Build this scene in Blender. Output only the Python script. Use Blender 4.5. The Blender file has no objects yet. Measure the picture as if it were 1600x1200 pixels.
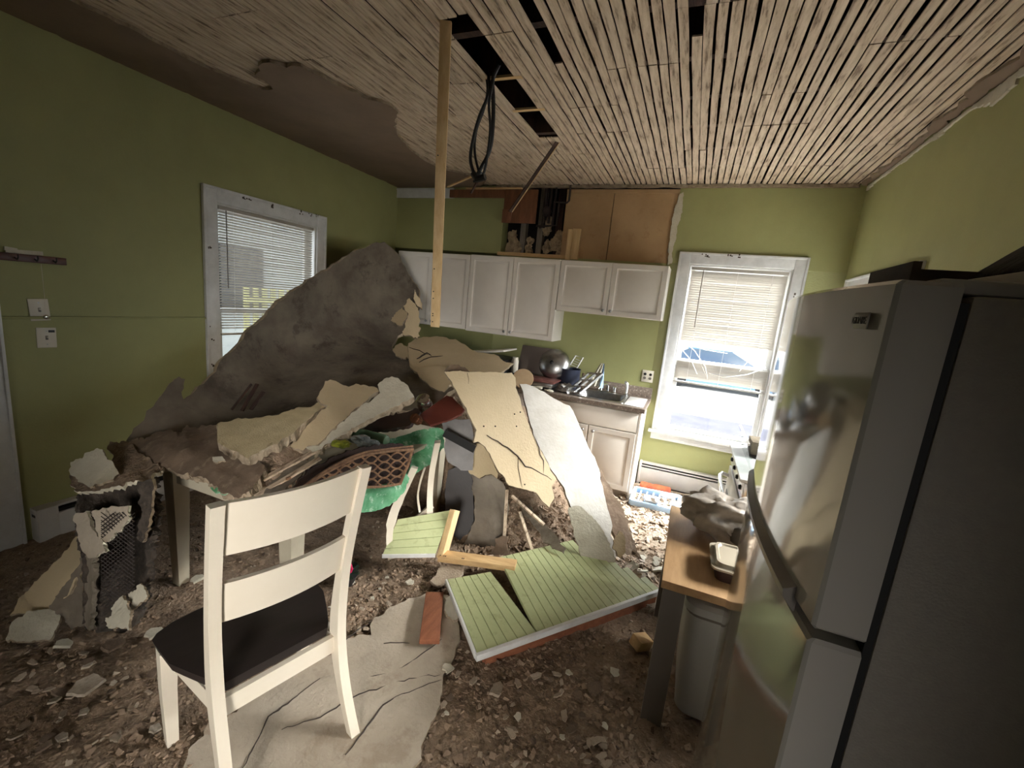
import bpy, bmesh, math, random
import numpy as np
from mathutils import Vector, Matrix, Euler, noise
from mathutils.geometry import delaunay_2d_cdt
random.seed(7)
S = bpy.context.scene
COL = S.collection

# ---------------------------------------------------------------- camera
FPX, YAW, PITCH, ROLL = 689.13, 0.3712, 0.1843, 0.0981
CAM = Vector((3.5079, 0.0, 1.7364))
cy, sy, cp, sp = math.cos(YAW), math.sin(YAW), math.cos(PITCH), math.sin(PITCH)
FW = Vector((-sy*cp, cy*cp, -sp)); _r = Vector((cy, sy, 0)); _u = _r.cross(FW)
cr, sr = math.cos(ROLL), math.sin(ROLL)
RT = _r*cr + _u*sr; UP = -_r*sr + _u*cr
cam_d = bpy.data.cameras.new('camera'); cam_o = bpy.data.objects.new('camera', cam_d); COL.objects.link(cam_o)
cam_d.sensor_width = 36; cam_d.lens = FPX/1600*36; cam_d.clip_start = 0.02; cam_d.clip_end = 300
M = Matrix((RT, UP, -FW)).transposed().to_4x4(); M.translation = CAM
cam_o.matrix_world = M
S.camera = cam_o

# ---------------------------------------------------------------- light and exposure
S.view_settings.view_transform = 'Standard'; S.view_settings.look = 'None'
S.view_settings.gamma = 1.0; S.view_settings.use_curve_mapping = False
S.view_settings.exposure = 0.55
W = bpy.data.worlds.new('sky'); S.world = W; W.use_nodes = True
bg = W.node_tree.nodes['Background']; bg.inputs[0].default_value = (0.86, 0.93, 1.0, 1); bg.inputs[1].default_value = 3.4
def area(name, loc, rot, sx, sz, power, col=(1, 1, 1), portal=False):
    l = bpy.data.lights.new(name, 'AREA'); l.shape = 'RECTANGLE'; l.size = sx; l.size_y = sz; l.energy = power; l.color = col
    l.cycles.is_portal = portal
    o = bpy.data.objects.new(name, l); COL.objects.link(o); o.location = loc; o.rotation_euler = rot; return o
area('portal_back', (3.82, 4.80, 1.43), (-math.pi/2, 0, 0), .92, 1.75, 1, portal=True)
area('portal_left', (-.16, 2.92, 1.4), (0, -math.pi/2, 0), 1.75, 1.0, 1, portal=True)
area('portal_right', (4.80, 3.3, 1.5), (0, math.pi/2, 0), 1.15, 2.3, 1, portal=True)
# added lamp behind the camera, its beam narrowed to brighten the chair
ro = area('added_chair_light', (4.05, -2.3, 1.35), (Vector((2.35, 1.0, .75))-Vector((4.05, -2.3, 1.35))).to_track_quat('-Z', 'Y').to_euler(), .9, 1.2, 9, (1.0, .96, .90)); ro.data.spread = math.radians(44)
# open sky above the neighbouring roofs, falling in through the back and the right window
def aim(p, q): return (Vector(q)-Vector(p)).to_track_quat('-Z', 'Y').to_euler()
so = area('sky_over_back_window', (4.3, 7.4, 4.6), aim((4.3, 7.4, 4.6), (3.7, 4.2, 1.0)), 3.4, 2.2, 1100, (.93, .96, 1.0)); so.data.spread = math.radians(80)
area('sky_over_right_window', (7.0, 3.9, 3.1), aim((7.0, 3.9, 3.1), (2.6, 1.6, .8)), 3.0, 1.1, 1100, (1.0, .98, .95))
sun_d = bpy.data.lights.new('sun', 'SUN'); sun_d.energy = 4; sun_d.angle = .02; sun_d.color = (1, .95, .86)
sun = bpy.data.objects.new('sun', sun_d); COL.objects.link(sun)
sun.rotation_euler = Vector((-.12, .62, -.78)).to_track_quat('-Z', 'Y').to_euler()

# ---------------------------------------------------------------- helpers
def ray(px, py): return FW + RT*((px-800)/FPX) - UP*((py-600)/FPX)
def at(px, py, **k):
    """world point seen at photo pixel on the plane x=, y= or z= or at forward depth d="""
    d = ray(px, py); (a, v), = k.items()
    if a == 'd': return CAM + d*v
    i = 'xyz'.index(a); return CAM + d*((v-CAM[i])/d[i])
def depth(px, py, a, v):
    d = ray(px, py)
    if a == 'd': return v
    i = 'xyz'.index(a); return (v-CAM[i])/d[i]

def lin(c):
    return tuple((x/12.92 if x <= .04045 else ((x+.055)/1.055)**2.4) for x in c)
def rgb(r, g, b): return lin((r/255, g/255, b/255))
MATS = {}
def mat(name, c1, c2=None, scale=6, rough=.7, bump=0, bscale=60, detail=6, metal=0, coat=0, stretch=(1, 1, 1),
        spot=None, spot_scale=20, spot_amt=.6, trans=0, spec=.5):
    if name in MATS: return MATS[name]
    m = bpy.data.materials.new(name); MATS[name] = m; m.use_nodes = True; nt = m.node_tree; N = nt.nodes; L = nt.links
    b = N['Principled BSDF']; b.inputs['Roughness'].default_value = rough; b.inputs['Metallic'].default_value = metal
    b.inputs['Coat Weight'].default_value = coat; b.inputs['Coat Roughness'].default_value = .08
    b.inputs['Specular IOR Level'].default_value = spec
    b.inputs['Base Color'].default_value = (*c1, 1)
    tc = N.new('ShaderNodeTexCoord'); mp = N.new('ShaderNodeMapping'); mp.inputs['Scale'].default_value = stretch
    L.new(tc.outputs['Object'], mp.inputs['Vector'])
    last = None
    if c2 is not None:
        n = N.new('ShaderNodeTexNoise'); n.inputs['Scale'].default_value = scale; n.inputs['Detail'].default_value = detail
        n.inputs['Roughness'].default_value = .65
        L.new(mp.outputs[0], n.inputs['Vector'])
        r = N.new('ShaderNodeValToRGB'); r.color_ramp.elements[0].position = .35; r.color_ramp.elements[1].position = .65
        r.color_ramp.elements[0].color = (*c1, 1); r.color_ramp.elements[1].color = (*c2, 1)
        L.new(n.outputs['Fac'], r.inputs['Fac']); last = r.outputs[0]
    if spot is not None:
        n = N.new('ShaderNodeTexNoise'); n.inputs['Scale'].default_value = spot_scale; n.inputs['Detail'].default_value = 8
        n.inputs['Roughness'].default_value = .7
        L.new(mp.outputs[0], n.inputs['Vector'])
        r = N.new('ShaderNodeValToRGB'); r.color_ramp.elements[0].position = .55; r.color_ramp.elements[1].position = .64
        r.color_ramp.elements[0].color = (0, 0, 0, 1); r.color_ramp.elements[1].color = (spot_amt,)*3+(1,)
        L.new(n.outputs['Fac'], r.inputs['Fac'])
        mx = N.new('ShaderNodeMix'); mx.data_type = 'RGBA'
        L.new(r.outputs[0], mx.inputs[0])
        if last: L.new(last, mx.inputs[6])
        else: mx.inputs[6].default_value = (*c1, 1)
        mx.inputs[7].default_value = (*spot, 1); last = mx.outputs[2]
    if last: L.new(last, b.inputs['Base Color'])
    if bump:
        n = N.new('ShaderNodeTexNoise'); n.inputs['Scale'].default_value = bscale; n.inputs['Detail'].default_value = 5
        L.new(mp.outputs[0], n.inputs['Vector'])
        bp = N.new('ShaderNodeBump'); bp.inputs['Strength'].default_value = min(1, bump); bp.inputs['Distance'].default_value = .01*max(1, bump)
        L.new(n.outputs['Fac'], bp.inputs['Height']); L.new(bp.outputs[0], b.inputs['Normal'])
    if trans:
        t = N.new('ShaderNodeBsdfTranslucent'); t.inputs[0].default_value = (*c1, 1)
        x = N.new('ShaderNodeMixShader'); x.inputs[0].default_value = trans
        L.new(b.outputs[0], x.inputs[1]); L.new(t.outputs[0], x.inputs[2]); L.new(x.outputs[0], N['Material Output'].inputs[0])
    return m
def glass(name, tint=(1, 1, 1), spec=.06, rough=0.0):
    if name in MATS: return MATS[name]
    m = bpy.data.materials.new(name); MATS[name] = m; m.use_nodes = True; nt = m.node_tree; N = nt.nodes; L = nt.links
    N.remove(N['Principled BSDF'])
    t = N.new('ShaderNodeBsdfTransparent'); t.inputs[0].default_value = (*tint, 1)
    g = N.new('ShaderNodeBsdfGlossy'); g.inputs['Roughness'].default_value = rough
    x = N.new('ShaderNodeMixShader'); f = N.new('ShaderNodeFresnel'); f.inputs[0].default_value = 1.45
    ge = N.new('ShaderNodeNewGeometry'); iv = N.new('ShaderNodeMath'); iv.operation = 'SUBTRACT'; iv.inputs[0].default_value = 1; L.new(ge.outputs['Backfacing'], iv.inputs[1])
    mu = N.new('ShaderNodeMath'); mu.operation = 'MULTIPLY'; L.new(f.outputs[0], mu.inputs[0]); L.new(iv.outputs[0], mu.inputs[1])   # only the entering face reflects
    L.new(mu.outputs[0], x.inputs[0]); L.new(t.outputs[0], x.inputs[1]); L.new(g.outputs[0], x.inputs[2])
    L.new(x.outputs[0], N['Material Output'].inputs[0]); return m

def link(name, me, mats, parent=None):
    o = bpy.data.objects.new(name, me); COL.objects.link(o)
    for m in (mats if isinstance(mats, (list, tuple)) else [mats]): me.materials.append(m)
    if parent: o.parent = parent
    return o
def fin(name, bm, mats, parent=None, smooth=False):
    me = bpy.data.meshes.new(name); bmesh.ops.recalc_face_normals(bm, faces=bm.faces); bm.to_mesh(me); bm.free()
    if smooth:
        for p in me.polygons: p.use_smooth = True
    if not smooth: me.set_sharp_from_angle(angle=math.radians(38))
    return link(name, me, mats, parent)
def tag(o, label, cat, group=None, kind=None):
    o['label'] = label; o['category'] = cat
    if group: o['group'] = group
    if kind: o['kind'] = kind
    return o
def struct(o): o['kind'] = 'structure'; return o
def thing(name, label, cat, loc=(0, 0, 0), rot=(0, 0, 0), group=None):
    o = bpy.data.objects.new(name, None); COL.objects.link(o); o.location = loc; o.rotation_euler = rot
    o.empty_display_size = .05
    return tag(o, label, cat, group)
def box(bm, c, s, rot=None, bev=0, mi=0, taper=1):
    """box centred at c with size s; optional Euler/matrix rotation and bevel"""
    R = rot.to_matrix().to_4x4() if isinstance(rot, Euler) else (rot or Matrix.Identity(4))
    r = bmesh.ops.create_cube(bm, size=1)
    vs = r['verts']
    for v in vs:
        v.co = Vector((v.co.x*s[0], v.co.y*s[1], v.co.z*s[2]))
        if taper != 1 and v.co.z < 0: v.co.x *= taper; v.co.y *= taper
    fs = set(f for v in vs for f in v.link_faces)
    if bev:
        es = set(e for v in vs for e in v.link_edges)
        rr = bmesh.ops.bevel(bm, geom=list(es), offset=bev, segments=2, affect='EDGES', profile=.5)
        vs = set(v for f in rr['faces'] for v in f.verts) | set(v for v in vs if v.is_valid)
        fs = set(f for v in vs for f in v.link_faces)
    for f in fs: f.material_index = mi
    T = Matrix.Translation(Vector(c)) @ R
    for v in vs: v.co = T @ v.co
    return bm
def bx(c, s, **k): return box(bmesh.new(), c, s, **k)
def b2(p0, p1, **k):
    p0 = Vector(p0); p1 = Vector(p1); return bx((p0+p1)/2, [abs(x) for x in (p1-p0)], **k)
def addb2(bm, p0, p1, **k):
    p0 = Vector(p0); p1 = Vector(p1); return box(bm, (p0+p1)/2, [abs(x) for x in (p1-p0)], **k)
def tube(bm, pts, r, seg=10, cap=True, mi=0, closed=False, flat=1.0):
    pts = [Vector(p) for p in pts]; rings = []; n = len(pts)
    up = None
    for i, p in enumerate(pts):
        if closed: t = pts[(i+1) % n]-pts[i-1]
        else: t = pts[min(i+1, n-1)]-pts[max(i-1, 0)]
        t.normalize()
        if up is None:
            up = Vector((0, 0, 1)) if abs(t.z) < .9 else Vector((1, 0, 0))
        a = (up - t*up.dot(t)).normalized(); b = t.cross(a); up = a
        rr = r[i] if isinstance(r, (list, tuple)) else r
        rings.append([bm.verts.new(p+a*math.cos(q)*rr*flat+b*math.sin(q)*rr) for q in [2*math.pi*k/seg for k in range(seg)]])
    for i in range(n if closed else n-1):
        A, B = rings[i], rings[(i+1) % n]
        for k in range(seg):
            f = bm.faces.new((A[k], A[(k+1) % seg], B[(k+1) % seg], B[k])); f.smooth = True; f.material_index = mi
    if cap and not closed:
        bm.faces.new(rings[0][::-1]).material_index = mi; bm.faces.new(rings[-1]).material_index = mi
    return bm
def lathe(bm, prof, c=(0, 0, 0), seg=24, axis=None, mi=0, cap=True):
    """profile [(r,z)...] revolved round local z"""
    T = Matrix.Translation(Vector(c)) @ (axis or Matrix.Identity(4))
    rings = [[bm.verts.new(T @ Vector((r*math.cos(q), r*math.sin(q), z))) for q in [2*math.pi*k/seg for k in range(seg)]] for r, z in prof]
    for A, B in zip(rings, rings[1:]):
        for k in range(seg):
            f = bm.faces.new((A[k], A[(k+1) % seg], B[(k+1) % seg], B[k])); f.smooth = True; f.material_index = mi
    if cap:
        bm.faces.new(rings[0][::-1]).material_index = mi; bm.faces.new(rings[-1]).material_index = mi
    return bm
def bar(bm, a, b, w, h, mi=0, bev=0, roll=0):
    """rectangular bar from a to b, w sideways, h in its other direction"""
    a = Vector(a); b = Vector(b); d = b-a
    q = d.to_track_quat('X', 'Z').to_matrix().to_4x4() @ Matrix.Rotation(roll, 4, 'X')
    return box(bm, (a+b)/2, (d.length, w, h), rot=q, mi=mi, bev=bev)
def rotx(a): return Matrix.Rotation(math.radians(a), 4, 'X')
def roty(a): return Matrix.Rotation(math.radians(a), 4, 'Y')
def rotz(a): return Matrix.Rotation(math.radians(a), 4, 'Z')
def fbm(v, o=4): return noise.fractal(Vector(v), 1.0, 2.0, o)

class TPS:
    def __init__(s, P, V):
        P = np.array(P, float)/100; V = np.array(V, float); n = len(P); s.P = P
        if n <= 3:
            s.lin = np.linalg.lstsq(np.c_[np.ones(n), P], V, rcond=None)[0]; s.w = None; return
        d = np.linalg.norm(P[:, None]-P[None], axis=2); K = np.where(d > 0, d*d*np.log(d+1e-9), 0)+np.eye(n)*1e-3
        Q = np.c_[np.ones(n), P]; A = np.block([[K, Q], [Q.T, np.zeros((3, 3))]])
        x = np.linalg.solve(A, np.r_[V, 0, 0, 0]); s.w = x[:n]; s.lin = x[n:]
    def __call__(s, x, y):
        p = np.array((x, y))/100; v = s.lin @ np.r_[1, p]
        if s.w is not None:
            d = np.linalg.norm(s.P-p, axis=1); v += s.w @ np.where(d > 0, d*d*np.log(d+1e-9), 0)
        return v
def inside(p, poly):
    x, y = p; c = False; n = len(poly)
    for i in range(n):
        x1, y1 = poly[i]; x2, y2 = poly[i-1]
        if (y1 > y) != (y2 > y) and x < (x2-x1)*(y-y1)/(y2-y1)+x1: c = not c
    return c
def jagged(poly, step, jag, rnd):
    out = []; n = len(poly)
    for i in range(n):
        a = Vector(poly[i]); b = Vector(poly[(i+1) % n]); L = (b-a).length; k = max(1, round(L/step)); nn = Vector((-(b-a).y, (b-a).x)).normalized() if L else Vector((0, 0))
        for j in range(k):
            p = a+(b-a)*(j/k)
            if j: p += nn*rnd.gauss(0, jag)
            out.append((p.x, p.y))
    return out
def sheet(name, outline, ctrl, th, mats, parent=None, step=13, jag=1.6, bump=.004, bfreq=9, seed=None, front_bump=True):
    """a broken board: its outline is taken from the photo, ctrl gives (px, py, axis, value) where the board really is.
    The result is a solid of thickness th at its true distance; mats = [face, back, broken edge]"""
    rnd = random.Random(seed if seed is not None else sum(map(ord, name))+int(outline[0][0]))
    T = TPS([c[:2] for c in ctrl], [1/depth(*c) for c in ctrl])
    P = jagged(jagged(outline, step, jag, rnd), step*.42, jag*.45, rnd); n = len(P)
    xs = [p[0] for p in P]; ys = [p[1] for p in P]; pts = list(P)
    y = min(ys)
    while y < max(ys):
        x = min(xs)
        while x < max(xs):
            q = (x+rnd.uniform(-.3, .3)*step, y+rnd.uniform(-.3, .3)*step)
            if inside(q, P) and min((q[0]-a)**2+(q[1]-b)**2 for a, b in P) > (step*.42)**2: pts.append(q)
            x += step
        y += step
    r = delaunay_2d_cdt([Vector(p) for p in pts], [], [list(range(n))], 1, 1e-4)
    V2, F = r[0], r[2]
    w = [CAM + ray(p.x, p.y)/T(p.x, p.y) for p in V2]
    nr = [Vector() for _ in w]; FF = []
    for f in F:
        a, b, c = w[f[0]], w[f[1]], w[f[2]]; g = (b-a).cross(c-a)
        if g.dot(CAM-a) < 0: f = list(f)[::-1]; g = -g
        FF.append(list(f))
        for i in f: nr[i] += g
    for i in range(len(w)):
        nr[i].normalize()
        w[i] = w[i] + nr[i]*(bump*fbm(w[i]*bfreq)+bump*.5*fbm(w[i]*bfreq*4))
    N0 = len(w); ed = {}
    for f in FF:
        for i in range(len(f)):
            e = (f[i], f[(i+1) % len(f)]); ed[e] = 1
    rim = [e for e in ed if (e[1], e[0]) not in ed]
    back = [w[i]-nr[i]*th*(1+.25*rnd.uniform(-1, 1)) for i in range(N0)]
    # the rim has vertices of its own (crisp broken edge) with a crumbly middle row
    rv = sorted({i for e in rim for i in e}); ix = {i: k for k, i in enumerate(rv)}; n1 = len(rv)
    mid = [w[i].lerp(back[i], rnd.uniform(.3, .7))+Vector([rnd.uniform(-1, 1)*th*.22 for _ in range(3)]) for i in rv]
    verts = w+back+[w[i] for i in rv]+mid+[back[i] for i in rv]; b0_ = 2*N0
    faces = [tuple(f) for f in FF]+[tuple(i+N0 for i in f[::-1]) for f in FF]
    faces += [(b0_+ix[b], b0_+ix[a], b0_+n1+ix[a], b0_+n1+ix[b]) for a, b in rim]+[(b0_+n1+ix[b], b0_+n1+ix[a], b0_+2*n1+ix[a], b0_+2*n1+ix[b]) for a, b in rim]
    me = bpy.data.meshes.new(name); me.from_pydata([tuple(v) for v in verts], [], faces)
    nf = len(FF)
    for i, p in enumerate(me.polygons):
        p.material_index = 0 if i < nf else (1 if i < 2*nf else 2)
        p.use_smooth = i < 2*nf
    if parent:
        o = link(name, me, mats, parent)
    else:
        c = sum(verts, Vector())/len(verts); zmin = min(v.z for v in verts); c.z = zmin
        me.transform(Matrix.Translation(-c)); o = link(name, me, mats); o.location = c
    return o
def crack(name, pts, ctrl, parent, w=.004, lift=.0035, m=None):
    """a hairline crack or gouge on a board"""
    T = TPS([c[:2] for c in ctrl], [1/depth(*c) for c in ctrl]); rnd = random.Random(len(pts)+int(pts[0][0]))
    P = []
    for (a, b), (c, d) in zip(pts, pts[1:]):
        k = max(2, int(math.hypot(c-a, d-b)/9))
        for j in range(k): P.append((a+(c-a)*j/k+rnd.gauss(0, .8), b+(d-b)*j/k+rnd.gauss(0, .8)))
    P.append(pts[-1])
    W3 = [CAM+ray(*p)/T(*p) for p in P]
    W3 = [p+(CAM-p).normalized()*lift for p in W3]
    bm = bmesh.new(); tube(bm, W3, [w*(.35+.65*math.sin(math.pi*min(1, (i+1)/len(W3)))) for i in range(len(W3))], seg=5)
    o = fin(name, bm, m or M_CRACK, None)
    o.parent = parent; o.matrix_parent_inverse = Matrix.Translation(-parent.location) if parent.parent is None else Matrix.Identity(4)
    return o

# ---------------------------------------------------------------- materials
M_WALL = mat('green_wall_paint', rgb(158, 158, 106), rgb(152, 152, 101), 3, .62, .12, 90)
M_WHITE = mat('white_trim_paint', rgb(222, 222, 220), rgb(205, 204, 200), 8, .42, .05, 40)
M_TRIMCHIP = mat('chipped_trim_paint', rgb(226, 226, 226), rgb(205, 205, 204), 8, .42, .05, 40, spot=rgb(96, 80, 62), spot_scale=30, spot_amt=.0)
M_CHIP = mat('bare_wood_chip', rgb(70, 58, 45))
M_CAB = mat('cabinet_thermofoil', rgb(226, 219, 209), rgb(219, 211, 201), 4, .38, .02, 40)
M_LATH = mat('old_lath_wood', rgb(214, 195, 170), rgb(178, 155, 130), 7, .85, .4, 60, stretch=(6, .7, 3), spot=rgb(78, 60, 46), spot_scale=7, spot_amt=.6)
M_DARKWOOD = mat('dark_joist_wood', rgb(74, 50, 38), rgb(44, 30, 24), 5, .9, .5, 50, stretch=(6, 1, 1))
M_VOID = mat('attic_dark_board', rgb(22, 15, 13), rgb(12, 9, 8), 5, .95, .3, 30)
M_PLBACK = mat('brown_scratch_plaster', rgb(126, 106, 88), rgb(100, 84, 69), 6, .92, .6, 26, spot=rgb(158, 140, 118), spot_scale=13, spot_amt=.5)
M_PLGREY = mat('grey_plaster_back', rgb(124, 114, 100), rgb(94, 84, 73), 3.2, .92, .5, 20, spot=rgb(70, 62, 53), spot_scale=4, spot_amt=.7)
M_CEILPL = mat('old_ceiling_plaster', rgb(132, 112, 92), rgb(118, 98, 80), 2, .85, .15, 20)
M_CORE = mat('plaster_core', rgb(168, 152, 130), rgb(128, 112, 92), 20, .95, .6, 60)
M_CREAM = mat('cream_ceiling_face', rgb(204, 185, 152), rgb(194, 175, 141), 3, .75, .25, 70)
M_CREAMROUGH = mat('orange_peel_cream_face', rgb(214, 198, 160), rgb(196, 178, 140), 12, .8, .6, 130)
M_WHITEFACE = mat('white_textured_face', rgb(208, 204, 196), rgb(196, 191, 181), 9, .75, .3, 45)
M_PALE = mat('pale_broken_face', rgb(206, 200, 182), rgb(190, 182, 162), 7, .8, .5, 60)
M_FLOORSHEET = mat('dusty_fallen_face', rgb(190, 178, 160), rgb(168, 154, 136), 3, .85, .5, 60, spot=rgb(140, 122, 102), spot_scale=5, spot_amt=.45)
M_CRACK = mat('crack_shadow_gap', rgb(52, 40, 32))
M_RUBBLE = mat('plaster_rubble', rgb(152, 130, 108), rgb(116, 97, 79), 16, .95, 1.5, 60, spot=rgb(176, 158, 136), spot_scale=40, spot_amt=.5)
M_DARKPL = mat('dark_plaster', rgb(84, 74, 65), rgb(50, 44, 39), 14, .95, 1.2, 50, spot=rgb(112, 100, 88), spot_scale=22, spot_amt=.4)  # darker plaster tone for the hanging debris
M_CRUMB = mat('crumb_brown', rgb(156, 134, 112), rgb(130, 109, 90), 9, .95, .5, 90)
M_CRUMB2 = mat('crumb_pale', rgb(184, 168, 148), rgb(158, 140, 120), 9, .95, .5, 90)
M_CRUMB3 = mat('crumb_dark', rgb(112, 93, 76), rgb(90, 74, 60), 9, .95, .5, 90)
M_CHAIRW = mat('ivory_chair_paint', rgb(226, 216, 198), rgb(220, 209, 190), 3, .42, .03, 40)
M_SEAT = mat('espresso_seat', rgb(42, 34, 32), rgb(34, 28, 26), 4, .5, .05, 50, stretch=(1, 8, 1))
M_TABLE = mat('off_white_table', rgb(196, 188, 168), rgb(182, 172, 150), 3, .5, .04, 40)
M_FRIDGE = mat('fridge_white_gloss', rgb(160, 158, 150), None, rough=.09, coat=.5, bump=0)
M_FRSIDE = mat('fridge_side_grey', rgb(158, 152, 144), rgb(152, 146, 138), 60, .52, .12, 260)
M_FRDOORSIDE = mat('fridge_door_side', rgb(176, 172, 166), None, rough=.55)
M_GASKET = mat('dark_gasket', rgb(24, 24, 24), None, rough=.6)
M_STEEL = mat('brushed_steel', rgb(186, 186, 186), rgb(160, 160, 160), 20, .3, 0, 40, metal=1)
M_CHROME = mat('chrome', rgb(220, 220, 220), None, rough=.1, metal=1)
M_BLACK = mat('black_plastic', rgb(20, 19, 20), None, rough=.45)
M_BLACKCLOTH = mat('black_cloth_bag', rgb(12, 16, 17), rgb(8, 10, 11), 10, .75, .4, 50)
M_PINE = mat('pine_stud', rgb(226, 198, 152), rgb(208, 174, 126), 5, .75, .15, 60, stretch=(6, 6, .8))
M_PINEH = mat('pine_board', rgb(214, 180, 130), rgb(190, 152, 104), 5, .75, .15, 60, stretch=(1, 7, 7))
M_LTWOOD = mat('butcher_block_top', rgb(190, 154, 112), rgb(170, 134, 94), 4, .55, .05, 60, stretch=(7, 1, 7))
M_REDWOOD = mat('reddish_plank', rgb(150, 92, 62), rgb(124, 74, 50), 5, .8, .3, 60, stretch=(6, 1, 6))
M_SOFFIT = mat('stained_soffit_wood', rgb(132, 84, 54), rgb(106, 66, 42), 5, .7, .2, 60, stretch=(5, 5, 1))
M_TAN = mat('tan_backer_board', rgb(186, 154, 114), rgb(172, 140, 102), 2.5, .85, .1, 40, spot=rgb(150, 108, 70), spot_scale=6, spot_amt=.4)
M_BEAD = mat('green_beadboard', rgb(182, 188, 142), rgb(174, 180, 134), 6, .55, .1, 60, spot=rgb(128, 122, 86), spot_scale=14, spot_amt=.35)
M_CARTLEG = mat('grey_cart_paint', rgb(106, 98, 90), None, rough=.5)
M_BIN = mat('grey_white_bin', rgb(168, 166, 160), None, rough=.4)
M_PIPE = mat('black_iron_pipe', rgb(34, 26, 24), rgb(54, 40, 34), 15, .6, .3, 60)
M_INSUL = mat('plaster_keys_pale', rgb(176, 154, 122), rgb(122, 104, 82), 14, .95, 1.5, 40)
M_COUNTER = mat('speckled_laminate', rgb(126, 112, 100), rgb(92, 80, 72), 60, .4, 0, 40, spot=rgb(176, 164, 150), spot_scale=45, spot_amt=.8)
M_BLIND = mat('blind_vinyl', rgb(176, 170, 160), None, rough=.5, trans=.02)
M_GREENCLOTH = mat('green_leafy_cloth', rgb(84, 158, 108), rgb(128, 196, 150), 16, .6, .1, 60, trans=.1, spot=rgb(210, 235, 215), spot_scale=22, spot_amt=.85)
M_WICKER = mat('wicker', rgb(160, 122, 90), rgb(112, 80, 58), 30, .7, .3, 90)
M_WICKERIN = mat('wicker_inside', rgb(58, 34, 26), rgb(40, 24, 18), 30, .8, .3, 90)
M_BURG = mat('burgundy_folder', rgb(98, 42, 30), rgb(84, 34, 24), 5, .5, .05, 40)
M_BAG = glass('clear_plastic_film', (.93, .93, .92)); M_GLASS = glass('window_glass', (.97, .98, .98)); M_GREENGLASS = glass('green_bottle_glass', (.25, .5, .33))
M_PLASTICBAG = mat('milky_plastic_bag', rgb(186, 176, 164), rgb(160, 150, 138), 20, .35, .5, 30, trans=.25)
M_PLATE = mat('ivory_switch_plate', rgb(214, 206, 190), None, rough=.4)
M_HEATER = mat('heater_enamel', rgb(206, 202, 196), rgb(192, 188, 182), 5, .45, .03, 30)
M_BLUE = mat('pale_blue_plastic', rgb(158, 186, 216), None, rough=.4)
M_ORANGE = mat('orange_label', rgb(196, 118, 76), rgb(180, 84, 60), 20, .45)
M_PINK = mat('pink_petals', rgb(224, 40, 100), rgb(200, 24, 80), 20, .6)
M_LEAF = mat('dark_leaves', rgb(28, 46, 28), None, rough=.6)
M_POT = mat('dark_pot', rgb(44, 42, 42), None, rough=.5)
M_MESHLATH = mat('rusty_wire_lath', rgb(52, 44, 40), None, rough=.7)
M_WALLBOARDGREY = mat('grey_side_wood', rgb(134, 124, 110), rgb(106, 96, 82), 5, .85, .3, 40, stretch=(5, 5, 1))
M_GROUND = mat('pale_concrete_lot', rgb(200, 196, 190), rgb(180, 176, 170), 1, .9)
M_SHADEBASE = mat('grey_shade_and_base', rgb(112, 110, 122), rgb(98, 96, 108), 2, .9)  # painted shade of the near ground, also the foundation's grey
M_HOUSE = mat('neighbour_siding', rgb(128, 132, 130), rgb(120, 124, 122), 2, .8)
M_HOUSEW = mat('neighbour_white', rgb(232, 232, 230), None, rough=.8)
M_YELLOW = mat('yellow_fence', rgb(150, 148, 104), rgb(136, 134, 92), 3, .8)
M_CAR = mat('car_paint_blue_grey', rgb(96, 128, 160), None, rough=.25, coat=.6, metal=.3)
M_TYRE = mat('tyre', rgb(24, 24, 26), None, rough=.8)
M_DUSTFLOOR = mat('dusty_floor_boards', rgb(104, 84, 68), rgb(78, 66, 54), 8, .9, .8, 50, spot=rgb(130, 110, 92), spot_scale=20, spot_amt=.5)

D, WX, H = 4.638, 4.647, 2.958

# ================================================================ ROOM
struct(fin('floor', b2((-.2, -2.8, -.12), (WX+.15, D+.15, 0)), M_DUSTFLOOR))
def wall_with_holes(name, axis, pos, th, u0, u1, z0, z1, holes, m):
    """wall in plane axis=pos; outward thickness th; holes = [(u0,u1,z0,z1)]"""
    us = sorted({u0, u1, *[h[0] for h in holes], *[h[1] for h in holes]}); zs = sorted({z0, z1, *[h[2] for h in holes], *[h[3] for h in holes]})
    bm = bmesh.new()
    for a, b in zip(us, us[1:]):
        for c, d in zip(zs, zs[1:]):
            cu, cz = (a+b)/2, (c+d)/2
            if any(h[0] < cu < h[1] and h[2] < cz < h[3] for h in holes): continue
            if axis == 'y': addb2(bm, (a, pos, c), (b, pos+th, d))
            else: addb2(bm, (pos, a, c), (pos+th, b, d))
    bmesh.ops.remove_doubles(bm, verts=bm.verts, dist=1e-5)
    return struct(fin(name, bm, m))
ZT = 3.25
W2 = (3.39, 4.25, .60, 2.25)      # back window opening
W1 = (2.42, 3.40, .60, 2.26)      # left window opening
W3 = (3.30, 4.44, .95, 2.08)     # right window opening beyond the stove
W4 = (1.95, 3.05, .95, 1.66)      # right window opening
wall_with_holes('wall_back', 'y', D, .15, -.15, WX+.15, 0, H, [W2, (1.41, 3.20, 2.24, H)], M_WALL)
wall_with_holes('wall_left', 'x', -.15, .15, -2.8, D, 0, H, [W1, (.2, 1.07, 0, 2.05)], M_WALL)
wall_with_holes('wall_right', 'x', WX, .15, -2.8, D, 0, H, [W3, W4], M_WALL)
wall_with_holes('wall_front', 'y', -1.75, .12, 0, WX, 0, H, [(2.4, 4.6, 0, 2.35)], M_WALL)
struct(fin('wall_adjoining', b2((-.15, -2.8, 0), (WX+.15, -2.68, H)), M_WHITE))
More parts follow.
